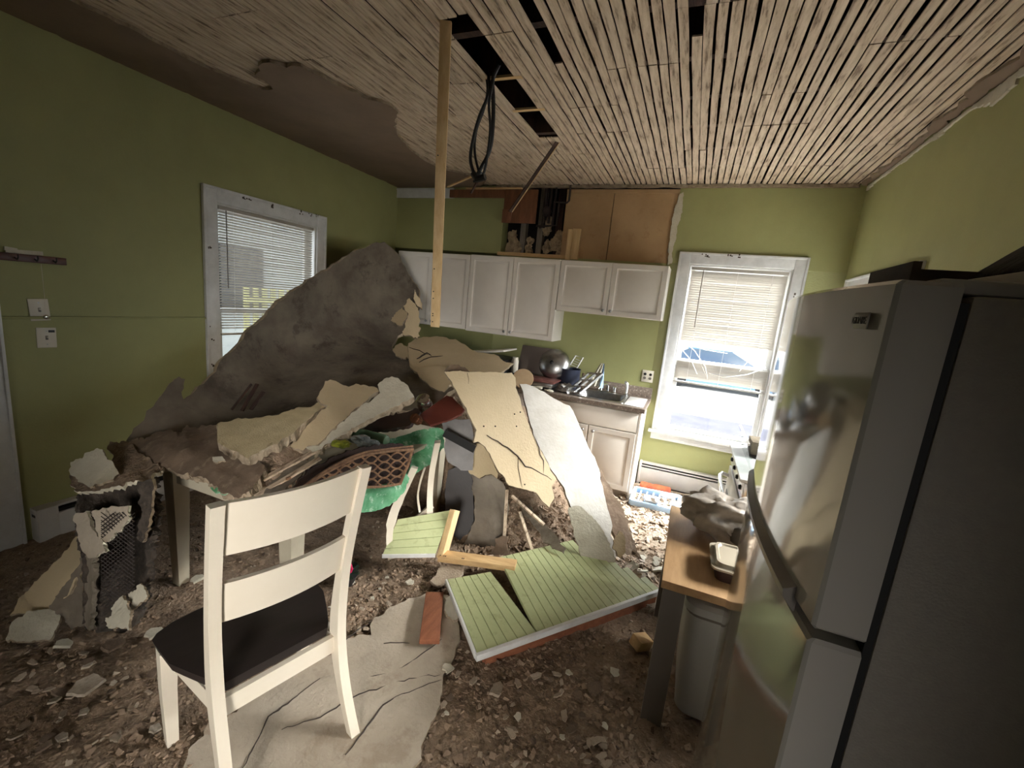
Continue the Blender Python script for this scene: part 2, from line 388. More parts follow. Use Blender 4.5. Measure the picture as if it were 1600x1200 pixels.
# cavity behind the back wall and the space above the laths
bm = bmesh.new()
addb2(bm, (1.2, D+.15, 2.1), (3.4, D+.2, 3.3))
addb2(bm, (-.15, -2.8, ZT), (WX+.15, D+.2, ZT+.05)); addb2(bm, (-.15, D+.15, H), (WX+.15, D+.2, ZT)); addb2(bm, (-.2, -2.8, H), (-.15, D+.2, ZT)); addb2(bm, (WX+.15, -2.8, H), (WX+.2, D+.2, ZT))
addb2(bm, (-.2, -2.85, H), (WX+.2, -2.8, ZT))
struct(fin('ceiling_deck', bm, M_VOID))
bm = bmesh.new()
x = 0
for yj in [-1.6+.41*k for k in range(16)]:
    addb2(bm, (-.1, yj-.022, H+.012), (WX+.1, yj+.022, ZT))
struct(fin('ceiling_joists', bm, M_DARKWOOD))

# --- laths: one continuous wooden lath ceiling (a pattern), with the holes the photo shows
bm = bmesh.new(); rnd = random.Random(3); pitch = .0512
holes = [(2.245, 2.375, 1.93, 3.37), (3.275, 3.33, .9, 2.30), (2.655, 2.70, .9, 2.40)]
joists = [-1.6+.41*k for k in range(16)]
k = 0; xx = .02
while xx < WX-.01:
    grp = k // 7
    wdt = pitch-(.0065+.006*rnd.random()) if xx < 2.2 else pitch-(.008+.007*rnd.random())
    js = [joists[(i+grp*2) % 3+i*3] for i in range(6) if (i+grp*2) % 3+i*3 < 16]
    ys = [-2.6]+[j for j in js if -2.5 < j < D-.2]+[D-.015+rnd.uniform(-.01, .01)]
    for a, b in zip(ys, ys[1:]):
        segs = [(a+.003, b-.003)]
        cx = xx+pitch/2
        for h in holes:
            ns = []
            for s0, s1 in segs:
                if h[0] < cx < h[1] and s0 < h[3] and s1 > h[2]:
                    if s0 < h[2]: ns.append((s0, h[2]+rnd.uniform(-.01, .01)))
                    if s1 > h[3]: ns.append((h[3]+rnd.uniform(-.01, .01), s1))
                else: ns.append((s0, s1))
            segs = ns
        for s0, s1 in segs:
            if s1-s0 < .03: continue
            dx = rnd.uniform(-.003, .003); dx2 = dx+rnd.uniform(-.003, .003); z = H+rnd.uniform(-.002, .003)
            n = max(2, int((s1-s0)/.16)); pv = None
            for i in range(n+1):
                t = i/n; y = s0+(s1-s0)*t; o = dx+(dx2-dx)*t+.0015*math.sin(y*9+k)
                w2 = wdt/2+.0015*fbm((k*3.1, y*4, 0), 2)
                q = [bm.verts.new((cx+o-w2, y, z)), bm.verts.new((cx+o+w2, y, z)), bm.verts.new((cx+o+w2, y, z+.008)), bm.verts.new((cx+o-w2, y, z+.008))]
                if pv:
                    for a4 in range(4): bm.faces.new((pv[a4], pv[(a4+1) % 4], q[(a4+1) % 4], q[a4]))
                else: bm.faces.new(q)
                pv = q
            bm.faces.new(pv[::-1])
    xx += pitch; k += 1
struct(fin('ceiling', bm, M_LATH))

# --- surviving ceiling plaster along the left wall, with its torn edge
def plate_world(name, pts, z, th, mats, jag=.008, step=.05, seed=1, bump=.002):
    rnd = random.Random(seed); P = jagged(pts, step, jag, rnd)
    n = len(P); xs = [p[0] for p in P]; ys = [p[1] for p in P]; allp = list(P); y = min(ys)
    while y < max(ys):
        x = min(xs)
        while x < max(xs):
            q = (x+rnd.uniform(-.3, .3)*step*2, y+rnd.uniform(-.3, .3)*step*2)
            if inside(q, P) and min((q[0]-a)**2+(q[1]-b)**2 for a, b in P) > (step*.6)**2: allp.append(q)
            x += step*2
        y += step*2
    r = delaunay_2d_cdt([Vector(p) for p in allp], [], [list(range(n))], 1, 1e-6)
    V, F = r[0], [list(f) for f in r[2]]
    lo = [(p.x, p.y, z+bump*fbm((p.x*4, p.y*4, 0))) for p in V]; hi = [(p.x, p.y, z+th) for p in V]; N0 = len(V)
    ed = {}
    for f in F:
        for i in range(len(f)): ed[(f[i], f[(i+1) % len(f)])] = 1
    rim = [e for e in ed if (e[1], e[0]) not in ed]
    me = bpy.data.meshes.new(name); me.from_pydata(lo+hi, [], [tuple(f[::-1]) for f in F]+[tuple(i+N0 for i in f) for f in F]+[(a, b, b+N0, a+N0) for a, b in rim])
    for i, p in enumerate(me.polygons): p.material_index = 0 if i < len(F) else (1 if i < 2*len(F) else 2)
    return link(name, me, mats)
edge = [(.30, -1.7), (.42, .3), (.50, 1.0), (.53, 1.42), (.565, 1.6), (.55, 1.85), (.555, 2.03), (.61, 2.17), (.66, 2.294), (.75, 2.30), (.776, 2.26), (.79, 2.14), (.93, 2.05), (1.05, 2.03), (1.10, 2.10), (1.20, 2.11), (1.24, 2.25),
        (1.263, 2.356), (1.30, 2.5), (1.414, 2.644), (1.40, 2.75), (1.27, 2.88), (1.13, 3.10), (1.02, 3.40), (.97, 3.7), (1.0, 3.97), (1.10, 4.10), (1.25, 4.22), (1.28, 4.40), (1.12, 4.62), (0, 4.636), (0, -1.7)]
o = plate_world('ceiling_plaster', edge, H-.021, .019, [M_CEILPL, M_CORE, M_CORE], seed=4); struct(o)
# ragged plaster remnants along the right wall and the back wall
rs = random.Random(11)
prv = [(WX, D-.01)]
for i in range(40):
    y = D-.02-i*.16; prv.append((WX-(.035+.05*abs(fbm((y*2.1, 3, 0)))+(.05 if 2.2 < y < 3.4 and i % 3 else 0)), y))
prv.append((WX, D-.02-39*.16))
o = plate_world('trim_plaster_right', prv, H-.016, .014, [M_CEILPL, M_CORE, M_CORE], jag=.012, seed=5); struct(o)
pb = [(1.3, D-.001)]+[(1.3+i*.08, D-.03-.03*abs(fbm((i*.7, 1, 0)))) for i in range(42)]+[(4.6, D-.001)]
o = plate_world('trim_plaster_back', pb, H-.03, .026, [M_RUBBLE, M_CORE, M_CORE], jag=.008, seed=6); struct(o)
bm = bmesh.new()
for i in range(60):     # torn paper and plaster where the right wall met the ceiling
    y = 1.2+i*.057; h_ = .012+.028*abs(fbm((y*3, 8, 0)))+(.05*max(0, 1-abs(y-2.9)/.22))
    box(bm, (WX-.006, y, H-.03-h_/2), (.012, .062, h_), rot=rotx(fbm((y*5, 2, 1))*14))
struct(fin('trim_torn_edge_right', bm, M_PALE))

# --- back wall: torn open area above the cabinets
M_WALLPL = M_CORE
bm = bmesh.new(); addb2(bm, (2.10, D+.012, 2.20), (2.585, D+.03, 2.90)); addb2(bm, (2.592, D+.012, 2.20), (3.24, D+.03, 2.90))
addb2(bm, (2.10, D+.004, 2.885), (3.24, D+.03, 2.92))
for k in range(14): box(bm, (2.62+.04*math.sin(k*7), D+.010, 2.27+k*.043), (.006, .006, .006))
struct(fin('trim_backer_board', bm, M_TAN))
o = sheet('trim_torn_wall_edge', [(1062, 303), (1068, 300), (1066, 330), (1058, 355), (1052, 385), (1049, 412), (1043, 414), (1045, 380), (1050, 345), (1056, 320)],
      [(1000, 300, 'y', D-.004), (1062, 410, 'y', D-.004), (1100, 350, 'y', D-.004)], .02, [M_PALE, M_CORE, M_CORE], step=6, jag=1); struct(o)
bm = bmesh.new(); addb2(bm, (0, D-.02, 2.82), (.78, D, 2.925)); addb2(bm, (0, D-.028, 2.905), (.78, D, 2.925))
struct(fin('trim_crown_stub', bm, M_WHITE))

# windows ------------------------------------------------------------
def window(name, o3, casing_w, wallpos, axis, inward, chip=False, stool=True, sash_split=None, apron=True):
    """o3=(u0,u1,z0,z1) opening; axis of the wall normal; inward = +1/-1 direction into the room"""
    u0, u1, z0, z1 = o3; R = struct(bpy.data.objects.new(name, None)); COL.objects.link(R)
    def P(u, z, n):   # n: distance into the room (neg = outside)
        return (u, wallpos+inward*n, z) if axis == 'y' else (wallpos+inward*n, u, z)
    R.location = P((u0+u1)/2, z0, 0)
    def q(bm, ua, ub, za, zb, na, nb, **k): return addb2(bm, P(ua, za, na), P(ub, zb, nb), **k)
    def f(nm, bm, m):
        o = fin(nm, bm, m); o.parent = R; o.matrix_parent_inverse = Matrix.Translation(-R.location); return o
    cw = casing_w; bm = bmesh.new()
    q(bm, u0-cw, u0, z0-.0, z1+cw, 0, .018, bev=.003); q(bm, u1, u1+cw, z0, z1+cw, 0, .018, bev=.003); q(bm, u0, u1, z1, z1+cw, 0, .0175, bev=.003)
    # raised outer band
    q(bm, u0-cw, u0-cw+.02, z0, z1+cw, .01, .028, bev=.003); q(bm, u1+cw-.02, u1+cw, z0, z1+cw, .01, .028, bev=.003); q(bm, u0-cw+.02, u1+cw-.02, z1+cw-.02, z1+cw, .01, .0275, bev=.003)
    f('casing', bm, M_TRIMCHIP)
    bm = bmesh.new()      # jamb lining
    q(bm, u0, u0+.014, z0, z1, -.15, 0); q(bm, u1-.014, u1, z0, z1, -.15, 0); q(bm, u0+.014, u1-.014, z1-.014, z1, -.15, 0); q(bm, u0+.014, u1-.014, z0, z0+.014, -.15, 0)
    f('jamb', bm, M_WHITE)
    bm = bmesh.new(); q(bm, u0-cw-.03, u1+cw+.03, z0-.03, z0, -.001, .055, bev=.005); f('sill', bm, M_WHITE)
    if apron: bm = bmesh.new(); q(bm, u0-cw, u1+cw, z0-.10, z0-.031, 0, .018, bev=.003); f('apron', bm, M_WHITE)
    zs = sash_split or (z0+z1)/2
    for nm, za, zb, n0 in (('lower_sash', z0+.015, zs+.02, -.075), ('upper_sash', zs-.02, z1-.015, -.11)):
        bm = bmesh.new(); s = .042
        a, b = u0+.016, u1-.016
        q(bm, a, a+s, za, zb, n0, n0+.03, bev=.002); q(bm, b-s, b, za, zb, n0, n0+.03, bev=.002); q(bm, a+s, b-s, za, za+s, n0, n0+.03, bev=.002); q(bm, a+s, b-s, zb-s*.8, zb, n0, n0+.03, bev=.002)
        so = f(nm, bm, M_WHITE)
        bm = bmesh.new(); q(bm, a+s-.004, b-s+.004, za+s-.004, zb-s*.8+.004, n0+.012, n0+.016); f('pane', bm, M_GLASS)
    if chip:
        bm = bmesh.new(); rr = random.Random(5)
        for c in chip:
            for j in range(3): 
                u, z = c[0]+rr.uniform(-.02, .02), c[1]+rr.uniform(-.012, .012); q(bm, u, u+rr.uniform(.006, .018), z, z+rr.uniform(.006, .02), .015, .0195 if abs(z-(z1+cw)) > .03 else .0285)
        f('paint_chips', bm, M_CHIP)
    return R
window('window_1', W1, .11, 0, 'x', 1, chip=[(2.62, 2.33), (2.68, 2.345), (2.9, 2.33), (3.2, 2.34), (3.3, 2.35), (3.38, 2.345), (2.34, 1.9), (2.335, 1.3), (2.34, 1.2), (2.335, 1.0)])
window('window_2', W2, .105, D, 'y', -1, chip=[(3.52, 2.31), (3.72, 2.34), (3.8, 2.33), (4.30, 2.02), (3.5, 2.33)], sash_split=1.32)
window('window_3', W3, .10, WX, 'x', -1)
window('window_4', W4, .09, WX, 'x', -1)

# blinds -------------------------------------------------------------
def blind(label, u0, u1, ztop, segs, P, rail_z, tilt, wand_u, wand_z, broken=None, gap=.0215):
    """P(u,z,n) -> world. segs = [(za,zb)] ranges with slats"""
    T = thing('window_blind', label, 'blind', P((u0+u1)/2, ztop, .0))
    def f(nm, bm, m):
        o = fin(nm, bm, m); o.parent = T; o.matrix_parent_inverse = Matrix.Translation(-T.location); return o
    bm = bmesh.new(); addb2(bm, P(u0, ztop-.028, -.022), P(u1, ztop, .006), bev=.002); f('headrail', bm, M_BLIND)
    bm = bmesh.new(); rr = random.Random(int(u0*100))
    for za, zb in segs:
        z = zb
        while z > za:
            a = tilt+rr.uniform(-.05, .05); w = .0125; sag = rr.uniform(-.002, .002)
            pts = []
            for i in range(5):
                t = i/4*2-1; n = -.008+w*t*math.cos(a); zz = z+w*t*math.sin(a)+.0018*(1-t*t); pts.append((n, zz))
            rows = [[bm.verts.new(P(u, zz+sag*math.sin(math.pi*(u-u0)/(u1-u0)), n)) for n, zz in pts] for u in (u0+.004, (u0+u1)/2, u1-.004)]
            for A, B in zip(rows, rows[1:]):
                for k in range(4): bm.faces.new((A[k], A[k+1], B[k+1], B[k])).smooth = True
            z -= gap
    f('slats', bm, M_BLIND)
    bm = bmesh.new(); addb2(bm, P(u0, rail_z-.012, -.02), P(u1, rail_z+.006, .004), bev=.003); f('bottom_rail', bm, M_BLIND)
    bm = bmesh.new()
    for u in (u0+.12, (u0+u1)/2, u1-.12): tube(bm, [P(u, ztop-.02, .006), P(u, rail_z, .006)], .0011, 6)
    f('cords', bm, M_WHITE)
    bm = bmesh.new(); tube(bm, [P(wand_u, ztop-.03, .014), P(wand_u+.004, wand_z, .016)], .004, 8); f('wand', bm, M_CARTLEG)
    if broken:
        for pts, r in broken:
            bm = bmesh.new(); tube(bm, [P(*p) for p in pts], r, 6, flat=.25); f('bent_slat', bm, M_BLIND)
    return T
PL = lambda u, z, n: (-.012+n, u, z)
PB = lambda u, z, n: (u, D+.02-n, z)
blind('white slatted blind hanging in the left window behind the leaning plaster slab', 2.445, 3.375, 2.245, [(1.28, 2.20)], PL, 1.25, .62, 2.50, 1.62)
blind('white slatted blind with broken bent slats in the back window by the fridge', 3.415, 4.225, 2.225, [(1.52, 2.18), (1.145, 1.31)], PB, 1.12, 1.12, 3.52, 1.66,
      broken=[([(3.44, 1.52, .02), (3.56, 1.44, .03), (3.68, 1.30, .05), (3.72, 1.19, .05)], .011), ([(3.44, 1.44, .03), (3.55, 1.34, .05), (3.62, 1.22, .06)], .009),
              ([(3.60, 1.52, .03), (3.62, 1.35, .05), (3.70, 1.22, .06), (3.72, 1.17, .06)], .010), ([(3.46, 1.50, .03), (3.65, 1.46, .03), (3.85, 1.45, .02)], .007),
              ([(3.90, 1.51, .03), (4.0, 1.47, .05), (4.05, 1.45, .06), (4.12, 1.49, .05)], .008), ([(4.12, 1.50, .02), (4.03, 1.40, .05), (3.98, 1.30, .05)], .008),
              ([(4.19, 1.36, .02), (4.05, 1.28, .05), (3.85, 1.22, .04), (3.72, 1.24, .02)], .008)])

# left wall details ----------------------------------------------------
bm = bmesh.new(); addb2(bm, (0, 1.20, 1.372), (.02, 2.31, 1.388), bev=.004); addb2(bm, (0, 1.20, 0.09), (.004, 2.31, 1.375)); struct(fin('trim_chair_rail', bm, M_WALL))
door = struct(bpy.data.objects.new('door_1', None)); COL.objects.link(door); door.location = (0, .62, 0)
def pin(nm, bm, m, T, smooth=False):
    o = fin(nm, bm, m, smooth=smooth); o.parent = T; o.matrix_parent_inverse = Matrix.Translation(-T.location); return o
bm = bmesh.new(); addb2(bm, (0, 1.06, 0), (.022, 1.20, 2.16), bev=.003); addb2(bm, (0, .08, 0), (.022, .21, 2.16), bev=.003); addb2(bm, (0, .21, 2.04), (.022, 1.06, 2.16), bev=.003); addb2(bm, (.01, 1.185, 0), (.035, 1.20, 2.16), bev=.003); pin('casing', bm, M_WHITE, door)
bm = bmesh.new(); addb2(bm, (-.08, .215, .005), (-.04, 1.055, 2.04), bev=.003)
for zc in (.5, 1.5):
    for yc in (.44, .83): addb2(bm, (-.045, yc-.14, zc-.35), (-.034, yc+.14, zc+.35), bev=.004)
pin('door_leaf', bm, M_WHITE, door)

T = thing('coat_rack', 'dark red-brown wooden coat rack with metal hooks on the left green wall', 'coat rack', (0, 1.34, 1.71))
bm = bmesh.new(); addb2(bm, (.004, 1.16, 1.69), (.022, 1.50, 1.732), bev=.004); pin('rail', bm, mat('mahogany', rgb(92, 44, 30), rgb(70, 32, 22), 6, .4, .05, 50, stretch=(5, 1, 5)), T)
for yh in (1.2, 1.28, 1.36, 1.44):
    bm = bmesh.new(); tube(bm, [(.02, yh, 1.712), (.045, yh, 1.70), (.058, yh, 1.712), (.056, yh, 1.728)], .0035, 8); pin('hook', bm, M_PIPE, T)
bm = bmesh.new(); box(bm, (.014, 1.325, 1.743), (.006, .15, .022), rot=rotx(2)); box(bm, (.016, 1.27, 1.752), (.008, .05, .02), rot=rotx(-6))
tag(fin('plaster_scrap', bm, M_PALE), 'white paint scrap stuck to the left wall on top of the coat rack', 'plaster scrap')
def plate(y, z, w, h, label, kind, rot):
    T = thing('wall_plate', label, 'switch plate', (0, y, z)); T.rotation_euler = (math.radians(rot), 0, 0)
    fin('plate', bx((.004, 0, 0), (.007, w, h), bev=.0025), M_PLATE, T)
    for yo in (-w*.0, ):
        fin('toggle_slot', bx((.008, yo, .0), (.003, .012, .024), bev=.001), M_CARTLEG, T)
        fin('toggle', bx((.013, yo, .004), (.014, .008, .010), bev=.002), M_PLATE, T)
    for zz in (-1, 1): fin('screw', lathe(bmesh.new(), [(.0035, 0), (.0035, .002)], c=(.0075, 0, zz*h*.33), axis=roty(90), seg=8), M_STEEL, T)
    return T
plate(1.365, 1.425, .088, .125, 'upper of the two ivory switch plates on the left wall', 0, 3)
T = plate(1.385, 1.262, .088, .118, 'lower ivory switch plate with a dark mark below the chair rail', 1, -1)
fin('burn_mark', bx((.009, .022, .038), (.003, .028, .014), bev=.001), M_BLACK, T)
T = thing('padlock_hook', 'small shiny metal hook hanging against the upper switch plate', 'hook', (.02, 1.385, 1.385))
bm = bmesh.new(); lathe(bm, [(.008, -.003), (.013, 0), (.008, .003)], axis=roty(90), seg=12); pin('disc', bm, M_CHROME, T) if False else fin('disc', bm, M_CHROME, T)
bm = bmesh.new(); tube(bm, [(0, 0, .01), (-.004, .004, .08), (-.008, .004, .30)], .0009, 5); fin('string', bm, M_PLATE, T)

def heater(label, p0, p1, axis):
    T = thing('baseboard_heater', label, 'heater', ((p0[0]+p1[0])/2, (p0[1]+p1[1])/2, 0))
    (x0, y0), (x1, y1) = p0, p1; zt = p0_z
    if axis == 'x':   # runs along x against the back wall (y1 = wall)
        pin('cover', addb2(bmesh.new(), (x0, y0, .03), (x1, y0+.012, zt-.05), bev=.002), M_HEATER, T)
        bm = addb2(bmesh.new(), (x0, y0+.022, zt-.015), (x1, y1-.001, zt), bev=.002); addb2(bm, (x0, y1-.012, .01), (x1, y1-.001, zt-.015)); pin('top_plate', bm, M_HEATER, T)
        bm = bmesh.new(); addb2(bm, (x0, y0+.02, zt-.048), (x1, y1-.02, zt-.03)); addb2(bm, (x0, y0+.014, .03), (x1, y0+.022, zt-.07)); pin('fin_slot', bm, M_BLACK, T)
        pin('louvre', addb2(bmesh.new(), (x0, y0+.004, zt-.036), (x1, y0+.014, zt-.024), bev=.001), M_HEATER, T)
        for xe in (x0, x1): pin('end_cap', addb2(bmesh.new(), (xe-.012, y0-.003, .0), (xe+.012, y1-.001, zt+.004), bev=.003), M_HEATER, T)
    else:
        pin('cover', addb2(bmesh.new(), (x1-.012, y0, .03), (x1, y1, zt-.05), bev=.002), M_HEATER, T)
        bm = addb2(bmesh.new(), (x0+.001, y0, zt-.015), (x1-.02, y1, zt), bev=.002); addb2(bm, (x0+.001, y0, .01), (x0+.012, y1, zt-.015)); pin('top_plate', bm, M_HEATER, T)
        pin('fin_slot', addb2(bmesh.new(), (x0+.02, y0, zt-.048), (x1-.014, y1, zt-.03)), M_BLACK, T)
        for ye in (y0, ): pin('end_cap', addb2(bmesh.new(), (x0+.001, ye-.0, 0), (x1+.004, ye+.10, zt+.004), bev=.003), M_HEATER, T)
    return T
p0_z = .245; heater('white baseboard heater under the back window beside the sink cabinet', (3.235, D-.085), (4.44, D), 'x')
p0_z = .235; heater('baseboard heater in the dark along the left wall by the door', (0, 1.235), (.075, 2.30), 'y')
struct(fin('baseboard_left', addb2(bmesh.new(), (0, 2.31, 0), (.018, D, .14)), M_WHITE)); struct(fin('baseboard_right', addb2(bmesh.new(), (WX-.018, -1.6, 0), (WX, D-.1, .14)), M_WHITE))

# back wall stuff above the cabinets ------------------------------------
T = thing('soffit_board', 'stained red-brown board and box nailed high on the back wall at the ceiling', 'board', (1.4, D-.03, 2.56))
bm = addb2(bmesh.new(), (.74, D-.045, 2.822), (1.42, D-.021, 2.905), bev=.002); pin('long_board', bm, M_SOFFIT, T)
bm = bmesh.new(); addb2(bm, (1.425, D-.05, 2.565), (1.80, D-.026, 2.905), bev=.002); addb2(bm, (1.42, D-.062, 2.562), (1.53, D-.051, 2.70), bev=.002); pin('box_face', bm, M_SOFFIT, T)
bm = addb2(bmesh.new(), (.95, D-.07, 2.908), (1.62, D-.03, 2.922), bev=.002); pin('pale_strip', bm, M_PINEH, T)
T = thing('opening_frame', 'pine frame around the torn opening above the wall cabinets', 'frame', (1.8, D, 2.24))
pin('bottom_rail', addb2(bmesh.new(), (1.385, D-.03, 2.225), (2.17, D+.06, 2.262), bev=.002), M_PINEH, T)
pin('stud', addb2(bmesh.new(), (2.172, D-.05, 2.215), (2.215, D+.01, 2.52), bev=.002), M_PINE, T)
pin('stud', addb2(bmesh.new(), (1.60, D+.065, 2.262), (1.66, D+.14, 2.95)), M_WALLBOARDGREY, T)
pin('stud', addb2(bmesh.new(), (1.80, D+.055, 2.262), (1.86, D+.14, 2.95)), M_WALLBOARDGREY, T)
pin('stud', addb2(bmesh.new(), (1.99, D+.085, 2.262), (2.06, D+.145, 2.95)), M_DARKWOOD, T)
pin('side_board', addb2(bmesh.new(), (2.216, D-.035, 2.225), (2.30, D-.001, 2.53), bev=.004), M_PINE, T)
def lump(bm, c, r, sq=(1, 1, 1), sub=3, amp=.3, fr=6, mi=0, seed=0):
    rr = bmesh.ops.create_icosphere(bm, subdivisions=sub, radius=1)
    c = Vector(c)
    for v in rr['verts']:
        d = v.co.normalized(); k = 1+amp*fbm(d*1.7+Vector((seed, seed*.7, 0)))+amp*.4*fbm(d*5+Vector((seed, 0, 0)))
        v.co = c+Vector((d.x*r*sq[0], d.y*r*sq[1], d.z*r*sq[2]))*k
    for f in set(f for v in rr['verts'] for f in v.link_faces): f.material_index = mi
    return bm
bm = bmesh.new()
for i, (a, z, r) in enumerate([(1.52, 2.44, .05), (1.54, 2.36, .06), (1.50, 2.31, .05), (1.58, 2.30, .05), (1.72, 2.32, .04), (1.73, 2.4, .035), (1.90, 2.50, .035), (1.90, 2.56, .05), (1.93, 2.34, .05), (2.02, 2.38, .06), (2.08, 2.33, .05), (2.05, 2.46, .045), (1.93, 2.62, .035)]):
    lump(bm, (a, D+.055, z), r, (1, .35, 1.25), 3, .6, seed=i*3)
tag(fin('plaster_keys', bm, M_INSUL), 'pale lumps of old plaster inside the opening above the wall cabinets', 'plaster', kind='stuff')
T = thing('pipe_run', 'black iron pipes dropping out of the ceiling above the wall cabinets', 'pipes', (1.95, D-.03, 2.6))
def pipe(pts, r):
    pin('pipe', tube(bmesh.new(), pts, r, 10), M_PIPE, T)
pipe([(1.87, D+.02, 2.95), (1.87, D+.02, 2.56), (1.83, D+.02, 2.54)], .02); pipe([(1.93, D+.01, 2.95), (1.93, D+.01, 2.58)], .014)
pipe([(1.99, D-.02, 2.95), (1.99, D-.02, 2.79), (2.12, D-.03, 2.78), (2.14, D-.03, 2.80), (2.14, D-.03, 2.95)], .011)
pipe([(2.03, D-.01, 2.78), (2.03, D-.01, 2.56), (1.9, D+.0, 2.55), (1.80, D+.01, 2.55)], .010); pipe([(1.98, D-.0, 2.8), (1.98, D-.0, 2.56)], .012)
pin('valve', lathe(bmesh.new(), [(.018, -.05), (.04, -.03), (.05, 0), (.04, .03), (.018, .05)], c=(1.90, D+.01, 2.70)), M_PIPE, T)
pin('tee', lathe(bmesh.new(), [(.02, -.025), (.024, 0), (.02, .025)], c=(1.87, D+.02, 2.56)), M_PIPE, T)

# ================================================================ CABINETS
def cab_door(T, x0, x1, z0, z1, y, knob=None, gap=.0015, nm='door'):
    """raised-panel door, face at y (towards -y)"""
    x0 += gap; x1 -= gap; bm = bmesh.new(); fr = .058; loops = []
    prof = [(0, 0), (.003, -.004), (fr-.012, -.004), (fr-.004, 0.003), (fr+.006, .004), (fr+.022, .0015), (fr+.034, -.003)]
    cz = []
    for ins, dy in prof:
        a, b, c, d = x0+ins, x1-ins, z0+ins, z1-ins
        loops.append([bm.verts.new(p) for p in ((a, y+dy, c), (b, y+dy, c), (b, y+dy, d), (a, y+dy, d))])
    for A, B in zip(loops, loops[1:]):
        for k in range(4): bm.faces.new((A[k], A[(k+1) % 4], B[(k+1) % 4], B[k]))
    bm.faces.new(loops[-1])
    bk = [bm.verts.new((v.co.x, y+.018, v.co.z)) for v in loops[0]]
    for k in range(4): bm.faces.new((loops[0][k], bk[k], bk[(k+1) % 4], loops[0][(k+1) % 4]))
    bm.faces.new(bk[::-1])
    d = pin(nm, bm, M_CAB, T)
    if knob:
        kx, kz = knob; bm = lathe(bmesh.new(), [(.006, 0), (.006, .012), (.0135, .016), (.015, .022), (.011, .028), (.003, .030)], c=(kx, y-.003, kz), axis=rotx(90), seg=16)
        k = fin('knob', bm, M_STEEL); k.parent = d
    return d
YF = 4.305
def wall_cab(label, x0, x1, z0, z1, knobs):
    T = thing('wall_cabinet', label, 'cabinet', ((x0+x1)/2, YF+.15, z0))
    pin('body', b2((x0, YF+.02, z0), (x1, D-.001, z1), bev=.002), M_CAB, T); xm = (x0+x1)/2
    cab_door(T, x0, xm, z0+.004, z1-.004, YF, (xm-.035, z0+.045) if knobs else None); cab_door(T, xm, x1, z0+.004, z1-.004, YF, (xm+.035, z0+.045) if knobs else None)
    return T
wall_cab('tall white double wall cabinet at left, partly behind the leaning slab and hanging stud', .30, 1.222, 1.385, 2.18, True)
wall_cab('middle tall white double wall cabinet above the pan pile', 1.226, 2.218, 1.375, 2.185, True)
wall_cab('short white double wall cabinet at right next to the back window', 2.222, 3.232, 1.69, 2.185, True)
# base units
YB = 4.03
T = thing('sink_cabinet', 'white sink base cabinet with a raised panel door beside the back window', 'cabinet', (2.75, 4.3, 0))
bm = bmesh.new(); addb2(bm, (2.30, YB+.02, .09), (2.318, D-.001, .868)); addb2(bm, (3.192, YB, .0), (3.21, D-.001, .868)); addb2(bm, (2.318, YB+.02, .09), (3.192, YB+.036, .868)); addb2(bm, (2.318, YB+.07, 0), (3.192, YB+.085, .09)); addb2(bm, (2.318, YB+.04, .09), (3.192, D-.001, .11)); pin('body', bm, M_CAB, T)
cab_door(T, 2.31, 2.745, .10, .665, YB, (2.70, .62)); cab_door(T, 2.755, 3.19, .10, .665, YB, (2.80, .62))
pin('drawer_front', b2((2.312, YB, .675), (3.188, YB+.018, .855), bev=.004), M_CAB, T)
T = thing('base_cabinet', 'long white base cabinet run buried behind the fallen slabs', 'cabinet', (1.3, 4.3, 0))
pin('body', b2((.05, YB+.02, .09), (2.298, D-.001, .868)), M_CAB, T); pin('toe_kick', b2((.05, YB+.08, 0), (2.298, D-.001, .089)), M_BLACK, T)
for i in range(5):
    a = .06+i*.447; cab_door(T, a, a+.44, .10, .665, YB, (a+.4, .62)); pin('drawer_front', b2((a, YB, .675), (a+.44, YB+.018, .855), bev=.004), M_CAB, T)
# countertop in one piece with a sink cut-out
T = thing('countertop', 'speckled brown laminate countertop running along the back wall', 'countertop', (1.6, 4.3, .87))
SX0, SX1, SY0, SY1 = 2.56, 3.0, 4.12, 4.50
bm = bmesh.new(); addb2(bm, (.02, 3.995, .87), (SX0, D-.001, .91)); addb2(bm, (SX1, 3.995, .87), (3.235, D-.001, .91)); addb2(bm, (SX0, 3.995, .87), (SX1, SY0, .91)); addb2(bm, (SX0, SY1, .87), (SX1, D-.001, .91))
bmesh.ops.remove_doubles(bm, verts=bm.verts, dist=1e-5); pin('worktop', bm, M_COUNTER, T)
pin('backsplash', b2((.02, D-.022, .911), (3.235, D-.001, 1.01), bev=.003), M_COUNTER, T)
T = thing('sink', 'stainless steel sink set in the countertop near the window', 'sink', (2.78, 4.31, .91))
bm = bmesh.new(); r_, dp = .02, .15
def ringv(x0, x1, y0, y1, z, r, n=5):
    out = []
    for cx, cy_, a0 in ((x1-r, y1-r, 0), (x0+r, y1-r, 90), (x0+r, y0+r, 180), (x1-r, y0+r, 270)):
        for i in range(n+1):
            a = math.radians(a0+90*i/n); out.append(bm.verts.new((cx+r*math.cos(a), cy_+r*math.sin(a), z)))
    return out
L_ = [ringv(SX0-.03, SX1+.03, SY0-.03, SY1+.03, .9105, .03), ringv(SX0-.028, SX1+.028, SY0-.028, SY1+.028, .915, .03), ringv(SX0+.004, SX1-.004, SY0+.004, SY1-.004, .914, .05), ringv(SX0+.012, SX1-.012, SY0+.012, SY1-.012, .90, .05), ringv(SX0+.03, SX1-.03, SY0+.03, SY1-.03, .78, .06), ringv(SX0+.06, SX1-.06, SY0+.06, SY1-.06, .77, .06)]
for A, B in zip(L_, L_[1:]):
    for k in range(len(A)): bm.faces.new((A[k], A[(k+1) % len(A)], B[(k+1) % len(A)], B[k])).smooth = True
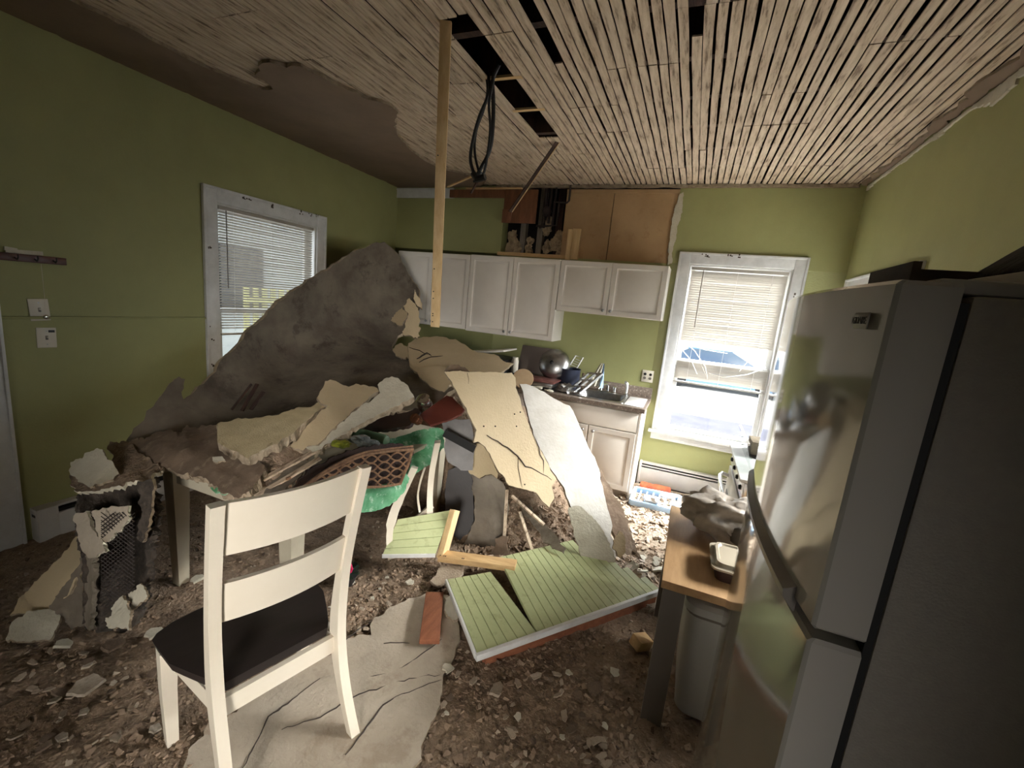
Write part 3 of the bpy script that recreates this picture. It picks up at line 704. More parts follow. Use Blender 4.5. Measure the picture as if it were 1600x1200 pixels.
bm.faces.new(L_[-1]); pin('basin', bm, M_STEEL, T)
pin('drain', lathe(bmesh.new(), [(.035, 0), (.035, .004), (.02, .002)], c=(2.78, 4.31, .771)), M_CHROME, T)
T = thing('faucet', 'chrome faucet behind the sink', 'faucet', (2.80, 4.545, .915))
pin('base_plate', b2((2.70, 4.52, .911), (2.90, 4.575, .925), bev=.006), M_CHROME, T)
pin('spout', tube(bmesh.new(), [(2.80, 4.545, .92), (2.80, 4.545, .98), (2.79, 4.52, 1.0), (2.76, 4.44, .995), (2.74, 4.38, .985), (2.738, 4.37, .965)], [.016, .013, .012, .011, .010, .010], 12), M_CHROME, T)
for xk in (2.73, 2.87): pin('handle', lathe(bmesh.new(), [(.017, 0), (.015, .03), (.02, .04), (.02, .055), (.008, .062)], c=(xk, 4.547, .92), seg=16), M_CHROME, T)
T = thing('side_sprayer', 'white pull-out sprayer standing right of the faucet', 'sprayer', (2.99, 4.56, .915))
pin('holder', lathe(bmesh.new(), [(.022, 0), (.022, .012), (.014, .02)], c=(2.99, 4.56, .911), seg=16), M_CHROME, T)
pin('spray_head', tube(bmesh.new(), [(2.99, 4.56, .93), (2.99, 4.56, .99), (2.985, 4.55, 1.03), (2.975, 4.525, 1.045)], [.011, .014, .018, .015], 12), M_WHITE, T)
T = thing('wall_outlet', 'almond double outlet plate on the back wall beside the window', 'outlet', (3.165, D, 1.125))
pin('plate', b2((3.11, D-.008, 1.065), (3.222, D-.001, 1.185), bev=.0025), M_PLATE, T)
for xo in (3.14, 3.193):
    for zo in (1.105, 1.145): pin('socket', lathe(bmesh.new(), [(.014, 0), (.014, .004)], c=(xo, D-.007, zo), axis=rotx(90), seg=14), M_CARTLEG if zo < 1.12 else M_BLACK, T)
tag(fin('draining_mat', b2((3.04, 4.05, .911), (3.21, 4.5, .917), bev=.004), M_WHITE), 'white mat on the countertop right of the sink', 'mat')

# ---------------------------------------------------------------- things on the counter
def cpt(px, py, y): return at(px, py, y=y)
T = thing('countertop_appliance', 'black boxy appliance with a propped pale lid buried behind the cream slab', 'appliance', (1.55, 4.3, .911))
pin('body', b2((1.25, 4.12, .911), (1.80, 4.52, 1.14), bev=.01), M_BLACK, T)
bm = bmesh.new(); bar(bm, (1.25, 4.2, 1.145), (1.82, 4.2, 1.245), .36, .018, bev=.003); pin('lid', bm, M_CAB, T)
pin('window', b2((1.30, 4.112, .96), (1.66, 4.119, 1.10), bev=.002), M_GASKET, T)
tag(fin('white_jar', lathe(bmesh.new(), [(.032, 0), (.038, .01), (.038, .12), (.03, .14), (.03, .16)], c=(1.86, 4.26, .911+.1), seg=18), M_PLATE), 'small white jar between the black appliance and the grey roasting pan', 'jar')
bpy.data.objects['white_jar'].location.z = 0
tag(fin('jar_box', b2((1.80, 4.20, .911), (1.92, 4.32, 1.01), bev=.004), M_BLACK), 'dark box under the small white jar on the counter', 'box')
T = thing('roasting_pan', 'grey roasting pan leaning on edge against the back wall', 'pan', (2.06, 4.36, .95))
bm = bmesh.new(); R_ = Euler((math.radians(-18), 0, 0)).to_matrix().to_4x4()
box(bm, (2.06, 4.40, 1.155), (.36, .05, .26), rot=R_, bev=.02); pin('pan_body', bm, mat('dusty_dark_pan', rgb(98, 88, 84), rgb(80, 70, 68), 10, .5, .1, 50), T)
bm = bmesh.new(); box(bm, (2.06, 4.372, 1.155), (.385, .014, .29), rot=R_, bev=.006); pin('rim', bm, mat('pan_rim', rgb(120, 110, 104), None, rough=.4, metal=.6), T)
T = thing('domed_lid', 'shiny steel domed lid standing on edge beside the roasting pan', 'pan lid', (2.28, 4.33, 1.10))
bm = lathe(bmesh.new(), [(.165, 0), (.16, .012), (.145, .04), (.11, .065), (.06, .08), (.015, .085)], c=(2.25, 4.38, 1.14), axis=rotz(-12) @ rotx(70) @ roty(15), seg=32); pin('dome', bm, M_STEEL, T)
pin('lid_knob', lathe(bmesh.new(), [(.012, 0), (.012, .02), (.02, .03), (.005, .036)], c=(2.25, 4.30, 1.165), axis=rotx(75), seg=14), M_BLACK, T)
T = thing('oven_tray', 'stacked dark oven tray with a reddish rim lying under the roasting pan', 'tray', (2.12, 4.2, .95))
bm = b2((1.93, 4.06, .985), (2.36, 4.32, 1.005), bev=.006); pin('tray_top', bm, mat('maroon_rim', rgb(96, 58, 52), None, rough=.4), T)
pin('tray_body', b2((1.95, 4.08, .94), (2.34, 4.31, .984), bev=.008), M_STEEL, T); pin('tray_base', b2((1.97, 4.1, .911), (2.33, 4.30, .939), bev=.004), M_BLACK, T)
T = thing('stock_pot', 'dark blue enamel bucket on the counter left of the sink', 'pot', (2.40, 4.40, .911))
pin('pot_wall', lathe(bmesh.new(), [(.085, 0), (.10, .02), (.108, .20), (.112, .21), (.104, .208), (.095, .03), (.01, .02)], c=(2.42, 4.40, .911), seg=28, cap=False), mat('navy_enamel', rgb(48, 54, 72), rgb(38, 42, 58), 8, .4), T)
T = thing('wire_rack', 'white wire rack leaning up behind the dark blue bucket', 'rack', (2.44, 4.5, 1.1))
bm = bmesh.new(); tube(bm, [(2.36, 4.52, 1.10), (2.42, 4.56, 1.24), (2.50, 4.56, 1.23), (2.44, 4.50, 1.07)], .008, 8, closed=True)
for k in range(5): a = Vector((2.375+.012*k, 4.52+.008*k, 1.12+.022*k)); tube(bm, [a, a+Vector((.075, -.005, -.018))], .003, 6)
pin('wire', bm, M_WHITE, T)
T = thing('small_bottle', 'small brown bottle beside the dark blue bucket', 'bottle', (2.55, 4.47, .911))
pin('bottle_body', lathe(bmesh.new(), [(.03, 0), (.042, .02), (.042, .07), (.03, .10), (.012, .125), (.012, .16), (.015, .165)], c=(2.54, 4.5, .911), seg=18), mat('brown_clay', rgb(112, 92, 78), None, rough=.5), T)
T = thing('slotted_tray', 'grey slotted draining tray leaning beside the sink', 'tray', (2.62, 4.3, .92))
a, b_ = Vector((2.54, 4.13, .925)), Vector((2.70, 4.30, 1.12)); d_ = (b_-a)
bm = bmesh.new(); side = Vector((.07, -.02, .01)); up_ = d_.normalized()
for s0, s1 in (((0, 0), (0, 1)), ((1, 0), (1, 1)), ((0, 0), (1, 0)), ((0, 1), (1, 1)), ((.5, 0), (.5, 1)), ((0, .33), (1, .33)), ((0, .66), (1, .66))):
    bar(bm, a+side*2*(s0[0]-.5)+d_*s0[1], a+side*2*(s1[0]-.5)+d_*s1[1], .02, .02)
pin('tray_frame', bm, M_STEEL, T)
bm = bmesh.new(); lump(bm, (2.46, 4.15, .955), .06, (1.2, .9, .75), 3, .8, seed=4); tag(fin('crumpled_foil', bm, M_STEEL), 'ball of crumpled foil on the counter edge left of the sink', 'foil')
T = thing('dish_cloth', 'white and pale blue cloth draped over the faucet', 'cloth', (2.72, 4.45, 1.0))
bm = bmesh.new()
rows = []
for i in range(15):
    t = i/14; row = []
    for j in range(15):
        u = j/14; wd = .035+.13*t**.8
        row.append(bm.verts.new((2.735+(u-.5)*wd-.045*t, 4.43+.018*math.sin(u*17+t*3)*(.3+t)-.03*t, 1.215-.235*t-.03*abs(u-.6)*t)))
    rows.append(row)
for A, B in zip(rows, rows[1:]):
    for k in range(14): f = bm.faces.new((A[k], A[k+1], B[k+1], B[k])); f.smooth = True; f.material_index = 1 if k > 9 else 0
pin('fabric', bm, [M_PALE, M_BLUE], T)
for i, (x, y, s, lab) in enumerate([(2.20, 4.07, .05, 'white bowl shard lying on the counter edge by the white slab'), (2.32, 4.05, .035, 'small pale chip on the countertop front edge')]):
    bm = bmesh.new(); lump(bm, (x, y, .911+s*.35), s, (1.3, .8, .35), 2, .5, seed=i); tag(fin('plaster_chip', bm, M_PALE), lab, 'plaster chip')
T = thing('round_board', 'round wooden board propped on the counter behind the cream slab', 'board', (2.02, 4.07, .95))
pin('disc', lathe(bmesh.new(), [(.002, 0), (.10, .0), (.104, .006), (.10, .014), (.002, .014)], c=(2.05, 4.03, 1.0), axis=rotz(20) @ rotx(60), seg=30), mat('tan_board', rgb(164, 140, 108), rgb(150, 124, 94), 6, .6), T)

# ================================================================ FRIDGE SIDE
FY0, FY1 = .75, 1.50
T = thing('refrigerator', 'tall white two-door refrigerator filling the right foreground', 'refrigerator', (4.2, 1.12, 0))
pin('cabinet_body', b2((3.832, FY0+.003, .03), (4.60, FY1-.004, 1.80), bev=.006), M_FRSIDE, T)
pin('gasket', b2((3.821, FY0+.005, .05), (3.8315, FY1-.02, 1.79)), M_GASKET, T)
def fdoor(nm, z0, z1):
    bm = bmesh.new(); pts = []
    n = 18; pts.append((3.820, FY0)); pts.append((3.756, FY0))
    for i in range(n+1):
        t = i/n; y = FY0+.004+(FY1-FY0-.008)*t; x = 3.750-.030*(1-(2*t-1)**2) + (.02*max(0, (t-.93)/.07)**2)
        pts.append((x, y))
    pts += [(3.785, FY1), (3.820, FY1)]
    lo = []; rr = [(z0, .006), (z0+.006, 0), (z1-.006, 0), (z1, .006)]
    for z, ins in rr: lo.append([bm.verts.new((x+(ins if x < 3.79 else 0), y+(ins if y < FY0+.001 else (-ins if y > FY1-.001 else 0)), z)) for x, y in pts])
    for A, B in zip(lo, lo[1:]):
        for k in range(len(A)):
            f = bm.faces.new((A[k], A[(k+1) % len(A)], B[(k+1) % len(A)], B[k])); f.smooth = 2 <= k < len(A)-3
            f.material_index = 1 if k in (0, len(A)-1) else 0
    f = bm.faces.new(lo[0][::-1]); f.material_index = 1; bm.faces.new(lo[-1]).material_index = 1
    return pin(nm, bm, [M_FRIDGE, M_FRDOORSIDE], T)
fz = fdoor('freezer_door', 1.285, 1.815); fr = fdoor('fridge_door', .10, 1.268)
bm = bmesh.new(); prev = None; n = 14         # tapered pull along the bottom edge of the freezer door
for i in range(n+1):
    t = i/n; y = FY0+.07+(FY1-FY0-.10)*t; bowx = 3.750-.030*(1-(2*(y-FY0)/(FY1-FY0)-1)**2); w = .019*(1-.5*t); 
    q = [bm.verts.new(p) for p in ((bowx-w, y, 1.300), (bowx+.004, y, 1.312), (bowx+.004, y, 1.262), (bowx-w*.9, y, 1.286))]
    if prev:
        for a in range(4): bm.faces.new((prev[a], prev[(a+1) % 4], q[(a+1) % 4], q[a]))
    else: bm.faces.new(q)
    prev = q
bm.faces.new(prev[::-1]); h_ = fin('door_handle', bm, mat('handle_grey', rgb(128, 122, 116), None, rough=.35)); h_.parent = fz
pin('hinge_cover', b2((3.80, FY0+.02, 1.802), (3.92, FY0+.10, 1.822), bev=.006), M_FRDOORSIDE, T)
bp = at(1338, 501, x=3.737)
yb, zb = bp.y, bp.z; xb = 3.750-.030*(1-(2*(yb-FY0)/(FY1-FY0)-1)**2)
bd = fin('badge', bx((xb-.0002, yb-.002, zb), (.002, .088, .024), bev=.0008), mat('badge_silver', rgb(132, 130, 124), None, rough=.3, metal=.4)); bd.parent = fz
tx = bpy.data.curves.new('badge_lettering', 'FONT'); tx.body = 'FRIGIDAIRE'; tx.size = .0155; tx.align_x = 'CENTER'; tx.align_y = 'CENTER'; tx.extrude = .0004
tmp = bpy.data.objects.new('lettering_curve', tx); COL.objects.link(tmp)
me_t = bpy.data.meshes.new_from_object(tmp.evaluated_get(bpy.context.evaluated_depsgraph_get())); bpy.data.objects.remove(tmp)
to = bpy.data.objects.new('badge_lettering', me_t); COL.objects.link(to); me_t.materials.clear(); me_t.materials.append(M_BLACK)
to.parent = fz
to.matrix_basis = Matrix.Translation((xb-.0016, yb-.002, zb)) @ Matrix(((0, 0, -1, 0), (-1, 0, 0, 0), (0, 1, 0, 0), (0, 0, 0, 1)))
# things on top
T = thing('open_carton', 'dark open carton lying on top of the refrigerator', 'box', (4.0, 1.3, 1.801))
bm = bmesh.new(); addb2(bm, (3.90, 1.16, 1.801), (4.38, 1.40, 1.81)); addb2(bm, (3.90, 1.16, 1.81), (3.915, 1.40, 1.895)); addb2(bm, (3.915, 1.385, 1.81), (4.38, 1.40, 1.892)); addb2(bm, (4.365, 1.16, 1.81), (4.38, 1.385, 1.89)); addb2(bm, (3.915, 1.16, 1.81), (4.365, 1.172, 1.88)); pin('carton', bm, mat('dark_carton', rgb(76, 66, 58), rgb(60, 50, 44), 10, .8), T)
T = thing('black_bag', 'large black bag slumped on top of the refrigerator', 'bag', (4.25, 1.15, 1.86))
bm = bmesh.new(); V = [(3.97, 1.02, 1.885), (4.50, 1.00, 1.885), (4.52, 1.20, 1.885), (4.02, 1.22, 1.885)]
rr = bmesh.ops.create_grid(bm, x_segments=26, y_segments=12, size=1)
for v in rr['verts']:
    s, t = (v.co.x+1)/2, (v.co.y+1)/2
    hgt = .185*min(1, s/.42)**1.0*(1-.55*max(0, s-.85)/.15)*math.sin(math.pi*min(max(t, .0), 1))**.45
    v.co = Vector((4.00+.56*s, .98+.26*t, 1.872+hgt*1.3+.008*fbm((s*5, t*5, 0))))
bmesh.ops.solidify(bm, geom=bm.faces[:], thickness=.012)
pin('fabric', bm, M_BLACKCLOTH, T, smooth=True)
bm = bmesh.new(); tube(bm, [(4.3, 1.0, 1.90), (4.2, .95, 1.89), (4.05, .96, 1.885), (3.99, 1.0, 1.884)], .01, 6, flat=.3); pin('strap', bm, M_BLACKCLOTH, T)
tag(fin('white_tray', b2((3.90, .80, 1.823), (4.55, 1.12, 1.842), bev=.006), mat('tray_cream', rgb(170, 162, 148), None, rough=.5)), 'flat off-white tray on top of the refrigerator front edge', 'tray')
tag(fin('wooden_board', b2((4.08, .84, 1.843), (4.58, 1.12, 1.866), bev=.004), M_REDWOOD), 'orange-brown wooden board on the white tray on the refrigerator', 'board')

# cart ------------------------------------------------------------
T = thing('kitchen_cart', 'wooden-topped kitchen cart with wide grey legs beyond the refrigerator', 'cart', (3.85, 2.16, 0))
CX0, CX1, CY0, CY1, CZ = 3.565, 4.15, 1.755, 2.52, .70
pin('top', b2((CX0-.01, CY0-.01, CZ-.035), (CX1, CY1, CZ), bev=.003), M_LTWOOD, T)
for x0, y0 in ((CX0, CY0), (CX0, CY1-.04), (CX1-.09, CY0), (CX1-.09, CY1-.04)): pin('leg', b2((x0, y0, 0), (x0+.085, y0+.035, CZ-.036), bev=.002), M_CARTLEG, T)
pin('apron', b2((CX0+.01, CY0+.036, CZ-.09), (CX0+.03, CY1-.041, CZ-.036)), M_CARTLEG, T)
T = thing('trash_bin', 'grey-white plastic bin with a rounded body under the cart', 'bin', (3.88, 2.02, .03))
def rrect(bm, cx, cy_, w, d, z, r, n=4):
    return [bm.verts.new((cx+sx*(w/2-r)+r*math.cos(math.radians(a0+90*i/n)), cy_+sy_*(d/2-r)+r*math.sin(math.radians(a0+90*i/n)), z)) for sx, sy_, a0 in ((1, 1, 0), (-1, 1, 90), (-1, -1, 180), (1, -1, 270)) for i in range(n+1)]
def loft(bm, rings, cap=(True, True)):
    for A, B in zip(rings, rings[1:]):
        for k in range(len(A)): bm.faces.new((A[k], A[(k+1) % len(A)], B[(k+1) % len(A)], B[k])).smooth = True
    if cap[0]: bm.faces.new(rings[0][::-1])
    if cap[1]: bm.faces.new(rings[-1])
    return bm
bm = bmesh.new(); loft(bm, [rrect(bm, 3.86, 2.05, w, d, z, r) for w, d, z, r in ((.28, .36, .035, .05), (.33, .42, .06, .06), (.38, .47, .54, .06))]); pin('bin_body', bm, M_BIN, T)
bm = bmesh.new(); loft(bm, [rrect(bm, 3.86, 2.05, w, d, z, r) for w, d, z, r in ((.385, .475, .541, .06), (.385, .475, .556, .06))]); pin('liner_band', bm, M_CARTLEG, T)
bm = bmesh.new(); loft(bm, [rrect(bm, 3.86, 2.05, w, d, z, r) for w, d, z, r in ((.40, .49, .557, .06), (.40, .49, .59, .06), (.37, .46, .605, .06))]); pin('lid', bm, M_BIN, T)
T = thing('plastic_bag', 'crumpled milky plastic bag of groceries on the cart top', 'bag', (3.82, 2.3, CZ))
bm = bmesh.new(); lump(bm, (3.80, 2.30, CZ+.105), .155, (1.25, 1.0, .66), 4, .42, seed=9)
for v in bm.verts: v.co.z = max(v.co.z, CZ+.002)
pin('bag_film', bm, M_PLASTICBAG, T, smooth=True)
bm = bmesh.new(); lump(bm, (3.93, 2.14, CZ+.085), .085, (1.1, .8, .6), 3, .45, seed=2); pin('bag_handle', bm, M_CARTLEG, T, smooth=True)
bm = bmesh.new(); lump(bm, (3.76, 2.38, CZ+.13), .06, (1.5, .6, .7), 3, .8, seed=12); pin('bag_neck', bm, M_PLASTICBAG, T)
T = thing('foil_container', 'takeout container with clear ridged lid at the cart front edge', 'container', (3.80, 1.95, CZ))
bm = bmesh.new(); loft(bm, [rrect(bm, 3.82, 1.95, w, d, z, .03) for w, d, z in ((.13, .18, CZ+.001), (.16, .21, CZ+.055))]); pin('tub', bm, mat('dark_plum_plastic', rgb(66, 50, 50), None, rough=.35), T)
bm = bmesh.new(); loft(bm, [rrect(bm, 3.82, 1.95, w, d, z, .03) for w, d, z in ((.18, .23, CZ+.056), (.18, .23, CZ+.064), (.15, .20, CZ+.066), (.14, .19, CZ+.082), (.12, .17, CZ+.083), (.11, .16, CZ+.076), (.06, .11, CZ+.078))]); pin('lid', bm, mat('clear_lid', rgb(168, 158, 140), None, rough=.15, coat=.5), T)

# stove --------------------------------------------------------------
T = thing('stove', 'white kitchen stove with a curved chrome door handle beyond the cart', 'stove', (4.25, 2.97, 0))
bm = b2((3.93, 2.62, .03), (4.60, 3.36, .885), bev=.006); addb2(bm, (4.50, 2.62, .886), (4.60, 3.36, 1.06), bev=.006); pin('body', bm, M_WHITE, T)
pin('cooktop', b2((3.88, 2.615, .886), (4.499, 3.365, .905), bev=.004), M_WHITE, T)
dr = pin('oven_door', b2((3.90, 2.64, .22), (3.929, 3.34, .76), bev=.005), M_WHITE, T)
o = fin('window', b2((3.896, 2.74, .34), (3.902, 3.24, .62), bev=.002), M_BLACK); o.parent = dr
o = fin('handle', tube(bmesh.new(), [(3.90, 2.68, .70), (3.855, 2.70, .715), (3.835, 2.78, .72), (3.83, 2.98, .722), (3.835, 3.18, .72), (3.855, 3.26, .715), (3.90, 3.28, .70)], .013, 12), M_CHROME); o.parent = dr
pin('control_panel', b2((3.905, 2.63, .775), (3.93, 3.35, .88), bev=.004), M_STEEL, T)
for k in range(4): pin('knob', lathe(bmesh.new(), [(.015, 0), (.015, .004), (.012, .012), (.010, .014)], c=(3.905, 2.72+k*.18, .825), axis=roty(-90), seg=16), M_BLACK, T)
for xk, yk in ((4.05, 2.8), (4.05, 3.17), (4.33, 2.8), (4.33, 3.17)): pin('burner', lathe(bmesh.new(), [(.09, 0), (.09, .008), (.07, .012), (.02, .010)], c=(xk, yk, .905), seg=24), M_BLACK, T)
T = thing('glass_cover', 'clear glass lid and brownish box standing on the stove front corner', 'lid', (3.95, 3.2, .906))
pin('glass_panel', bx((3.93, 3.0, .99), (.012, .5, .16), rot=roty(-16)), glass('thick_glass', (.86, .9, .9)), T)
pin('edge_strip', bx((3.907, 3.0, 1.07), (.014, .5, .012), rot=roty(-16)), M_CHROME, T)
pin('box', b2((3.98, 3.14, .906), (4.10, 3.32, 1.0), bev=.003), mat('worn_box', rgb(150, 138, 112), rgb(110, 98, 84), 10, .7), T)

# ================================================================ CHAIRS AND TABLE
def post(bm, pts, w, t):
    """side-profile post: pts (x,y,z), w across x, t along y, tapering lists"""
    prev = None
    for i, (x, y, z) in enumerate(pts):
        ww = w[i] if isinstance(w, list) else w; tt = t[i] if isinstance(t, list) else t
        q = [bm.verts.new((x+a*ww/2, y+b*tt/2, z)) for a, b in ((-1, -1), (1, -1), (1, 1), (-1, 1))]
        if prev:
            for k in range(4): bm.faces.new((prev[k], prev[(k+1) % 4], q[(k+1) % 4], q[k]))
        else: bm.faces.new(q[::-1])
        prev = q
    bm.faces.new(prev)
    return bm
def curve_pts(ctrl, n):
    out = []
    for i in range(n+1):
        t = i/n*(len(ctrl)-1); k = min(int(t), len(ctrl)-2); f = t-k
        p = [ctrl[max(0, min(len(ctrl)-1, j))] for j in (k-1, k, k+1, k+2)]
        out.append(tuple(.5*((2*p[1][a])+(-p[0][a]+p[2][a])*f+(2*p[0][a]-5*p[1][a]+4*p[2][a]-p[3][a])*f*f+(-p[0][a]+3*p[1][a]-3*p[2][a]+p[3][a])*f**3) for a in range(len(ctrl[0]))))
    return out
def slat(bm, z0, z1, hw0, hw1, yat, bow, th=.018):
    n = 14; rows = []
    for i in range(n+1):
        s = -1+2*i/n
        r = []
        for z, hw in ((z0, hw0), (z1, hw1)):
            y = yat(z)-bow*(1-s*s); r.append((s*hw, y, z))
        rows.append([bm.verts.new(p) for p in (r[0], r[1], (r[1][0], r[1][1]+th, r[1][2]), (r[0][0], r[0][1]+th, r[0][2]))])
    for A, B in zip(rows, rows[1:]):
        for k in range(4):
            f = bm.faces.new((A[k], A[(k+1) % 4], B[(k+1) % 4], B[k])); f.smooth = k in (0, 2)
    bm.faces.new(rows[0][::-1]); bm.faces.new(rows[-1])
    return bm
BK = [(-.30, 0), (-.215, .22), (-.168, .42), (-.18, .66), (-.22, .88), (-.272, 1.10)]
def yback(z):
    for (y0, z0), (y1, z1) in zip(BK, BK[1:]):
        if z <= z1: return y0+(y1-y0)*(z-z0)/(z1-z0)
    return BK[-1][0]
def make_chair(label, loc, rz):
    T = thing('dining_chair', label, 'chair', loc, (0, 0, rz), None)
    for s in (-1, 1):
        c = [(s*(.200+.018*max(0, z-.44)/.66+(.008 if z < .1 else 0)), y, z) for y, z in BK]
        o = fin('back_post', post(bmesh.new(), curve_pts(c, 22), .034, [.034+.022*math.exp(-((i/22*1.10-.42)/.2)**2) for i in range(23)]), M_CHAIRW, T)
        fin('front_leg', post(bmesh.new(), [(s*.238, .17, 0), (s*.240, .175, .24), (s*.238, .172, .405)], [.034, .044, .05], [.034, .044, .05]), M_CHAIRW, T)
    fin('top_slat', slat(bmesh.new(), .925, 1.098, .206, .208, yback, .035), M_CHAIRW, T)
    fin('lower_slat', slat(bmesh.new(), .685, .825, .198, .204, yback, .03), M_CHAIRW, T)
    fin('rear_rail', slat(bmesh.new(), .338, .404, .186, .186, lambda z: -.172, .0, .02), M_CHAIRW, T)
    bm = bmesh.new(); box(bm, (0, .165, .375), (.43, .02, .06)); 
    for s in (-1, 1): bar(bm, (s*.19, -.16, .375), (s*.228, .16, .375), .02, .06)
    fin('seat_apron', bm, M_CHAIRW, T)
    # saddled seat, wider at the front with rounded corners
    bm = bmesh.new(); n = 22; m = 16; top = []; bot = []
    def wid(v):   # v 0 back..1 front
        return .170+.075*min(1, v/.5)**.8 + .032*v - .075*max(0, (v-.84)/.16)**2.4
    for j in range(m+1):
        v = j/m; y = -.150+.40*v; w_ = wid(v); ra = []; rb = []
        for i in range(n+1):
            s = -1+2*i/n; z = .445-.010*math.exp(-((abs(s)-.45)/.28)**2)*math.sin(math.pi*min(1, v*1.0))+0
            e = max(abs(s)**8, (2*abs(v-.5))**12)*.006; yy = y+.02*(1-s*s)*(v > .93)
            ra.append(bm.verts.new((s*w_, yy, z-e))); rb.append(bm.verts.new((s*w_*.97, yy*1.0, .4065)))
        top.append(ra); bot.append(rb)
    for A, B, C_, D_ in zip(top, top[1:], bot, bot[1:]):
        for i in range(n):
            bm.faces.new((A[i], A[i+1], B[i+1], B[i])).smooth = True; bm.faces.new((C_[i], D_[i], D_[i+1], C_[i+1]))
        bm.faces.new((A[0], B[0], D_[0], C_[0])); bm.faces.new((A[n], C_[n], D_[n], B[n]))
    for i in range(n): bm.faces.new((top[0][i], bot[0][i], bot[0][i+1], top[0][i+1])); bm.faces.new((top[m][i], top[m][i+1], bot[m][i+1], bot[m][i]))
    fin('seat', bm, M_SEAT, T)
    return T
chair = make_chair('ivory wooden dining chair with dark brown seat, upright in the left foreground', (2.217, 1.022, .012), math.radians(73.5))
chair.scale = (1.02, 1.02, 1.02)
def copy_tree(o, parent=None):
    c = o.copy(); COL.objects.link(c); c.parent = parent
    for ch in [x for x in bpy.data.objects if x.parent == o]: copy_tree(ch, c)
    return c
kids = [x for x in bpy.data.objects if x.parent == chair]
def dup(root, kids, loc, rot, label):
    r = root.copy(); COL.objects.link(r); r.location = loc; r.rotation_euler = rot; r['label'] = label
    for k in kids: c = k.copy(); COL.objects.link(c); c.parent = r
    return r
T = thing('broken_chair', 'broken ivory chair frame pinned beside the table below the green cloth', 'chair', at(640, 850, y=2.2))
def flatpost(nm, pts, w, m=M_CHAIRW):
    P_ = [at(px, py, y=yy) for px, py, yy in curve_pts(pts, 16)]
    pin(nm, tube(bmesh.new(), P_, w, 4, flat=.6), m, T)
flatpost('back_post', [(612, 872, 2.06), (609, 835, 2.07), (616, 800, 2.10), (632, 765, 2.14), (648, 730, 2.18)], [.034]*6+[.05]*5+[.04]*6)
flatpost('rear_post', [(672, 812, 2.34), (672, 770, 2.33), (676, 730, 2.32), (684, 690, 2.31)], .036)
flatpost('spindle', [(656, 800, 2.28), (653, 775, 2.28), (657, 752, 2.28), (664, 730, 2.28)], .012)
flatpost('seat_rail', [(618, 842, 2.12), (645, 815, 2.25), (676, 790, 2.36)], .024)


T = thing('dining_table', 'off-white dining table with tapered legs buried under plaster slabs', 'table', (1.53, 2.05, 0))
TX0, TX1, TY0, TY1 = 1.02, 2.0, 1.34, 2.78
pin('tabletop', b2((TX0, TY0, .725), (TX1, TY1, .752), bev=.004), M_TABLE, T)
bm = bmesh.new()
for a, b in (((TX0+.05, TY0+.05), (TX1-.05, TY0+.07)), ((TX0+.05, TY1-.07), (TX1-.05, TY1-.05)), ((TX0+.05, TY0+.07), (TX0+.07, TY1-.07)), ((TX1-.07, TY0+.07), (TX1-.05, TY1-.07))): addb2(bm, (*a, .63), (*b, .724))
pin('apron', bm, M_TABLE, T)
for x in (TX0+.075, TX1-.075):
    for y in (TY0+.075, TY1-.075): pin('leg', box(bmesh.new(), (x, y, .362), (.088, .088, .724), taper=.62, bev=.003), M_TABLE, T)

# ================================================================ HANGING THINGS
T = thing('hanging_stud', 'pale pine stud hanging down from the lath ceiling in front of the cabinets', 'wooden stud', (2.235, 2.0, 1.56))
t0 = at(697, 33, z=H+.004); b0 = at(680, 510, y=2.30); t1 = t0+(t0-b0)*.0
pin('stud', bar(bmesh.new(), b0, t0, .052, .03, bev=.002), M_PINE, T)
bm = bmesh.new(); rr = random.Random(8)
for k in range(7):
    p = b0.lerp(t0, .02+.1*k*rr.random()); lathe(bm, [(.004, 0), (.003, .003)], c=p+Vector((.0, -.031, 0)), axis=rotx(90), seg=6)
pin('nail', bm, M_BLACK, T)
T = thing('hose_loop', 'black rubber hoses looped and hanging out of the ceiling hole', 'hoses', (2.25, 2.45, 2.46))
def hose(pts, r):
    pin('hose', tube(bmesh.new(), curve_pts([tuple(at(px, py, y=yy)) for px, py, yy in pts], 40), r, 8), M_BLACK, T)
hose([(752, 95, 2.44), (762, 115, 2.46), (764, 145, 2.48), (750, 180, 2.5), (740, 215, 2.52), (735, 250, 2.55), (744, 276, 2.56), (752, 268, 2.56)], .010)
hose([(780, 100, 2.42), (770, 125, 2.46), (771, 160, 2.5), (770, 200, 2.52), (765, 235, 2.55), (752, 262, 2.58), (742, 280, 2.58)], .012)
hose([(758, 110, 2.46), (762, 140, 2.50), (756, 170, 2.52), (744, 205, 2.54), (742, 240, 2.57), (750, 275, 2.58)], .008)
hose([(772, 118, 2.42), (768, 140, 2.44), (764, 165, 2.47), (766, 200, 2.5), (762, 240, 2.54), (755, 272, 2.55), (740, 284, 2.55)], .008)
bm = tube(bmesh.new(), [at(740, 272, y=2.55), at(745, 280, y=2.53), at(758, 276, y=2.53)], .02, 8); pin('tape_wrap', bm, M_BLACK, T)
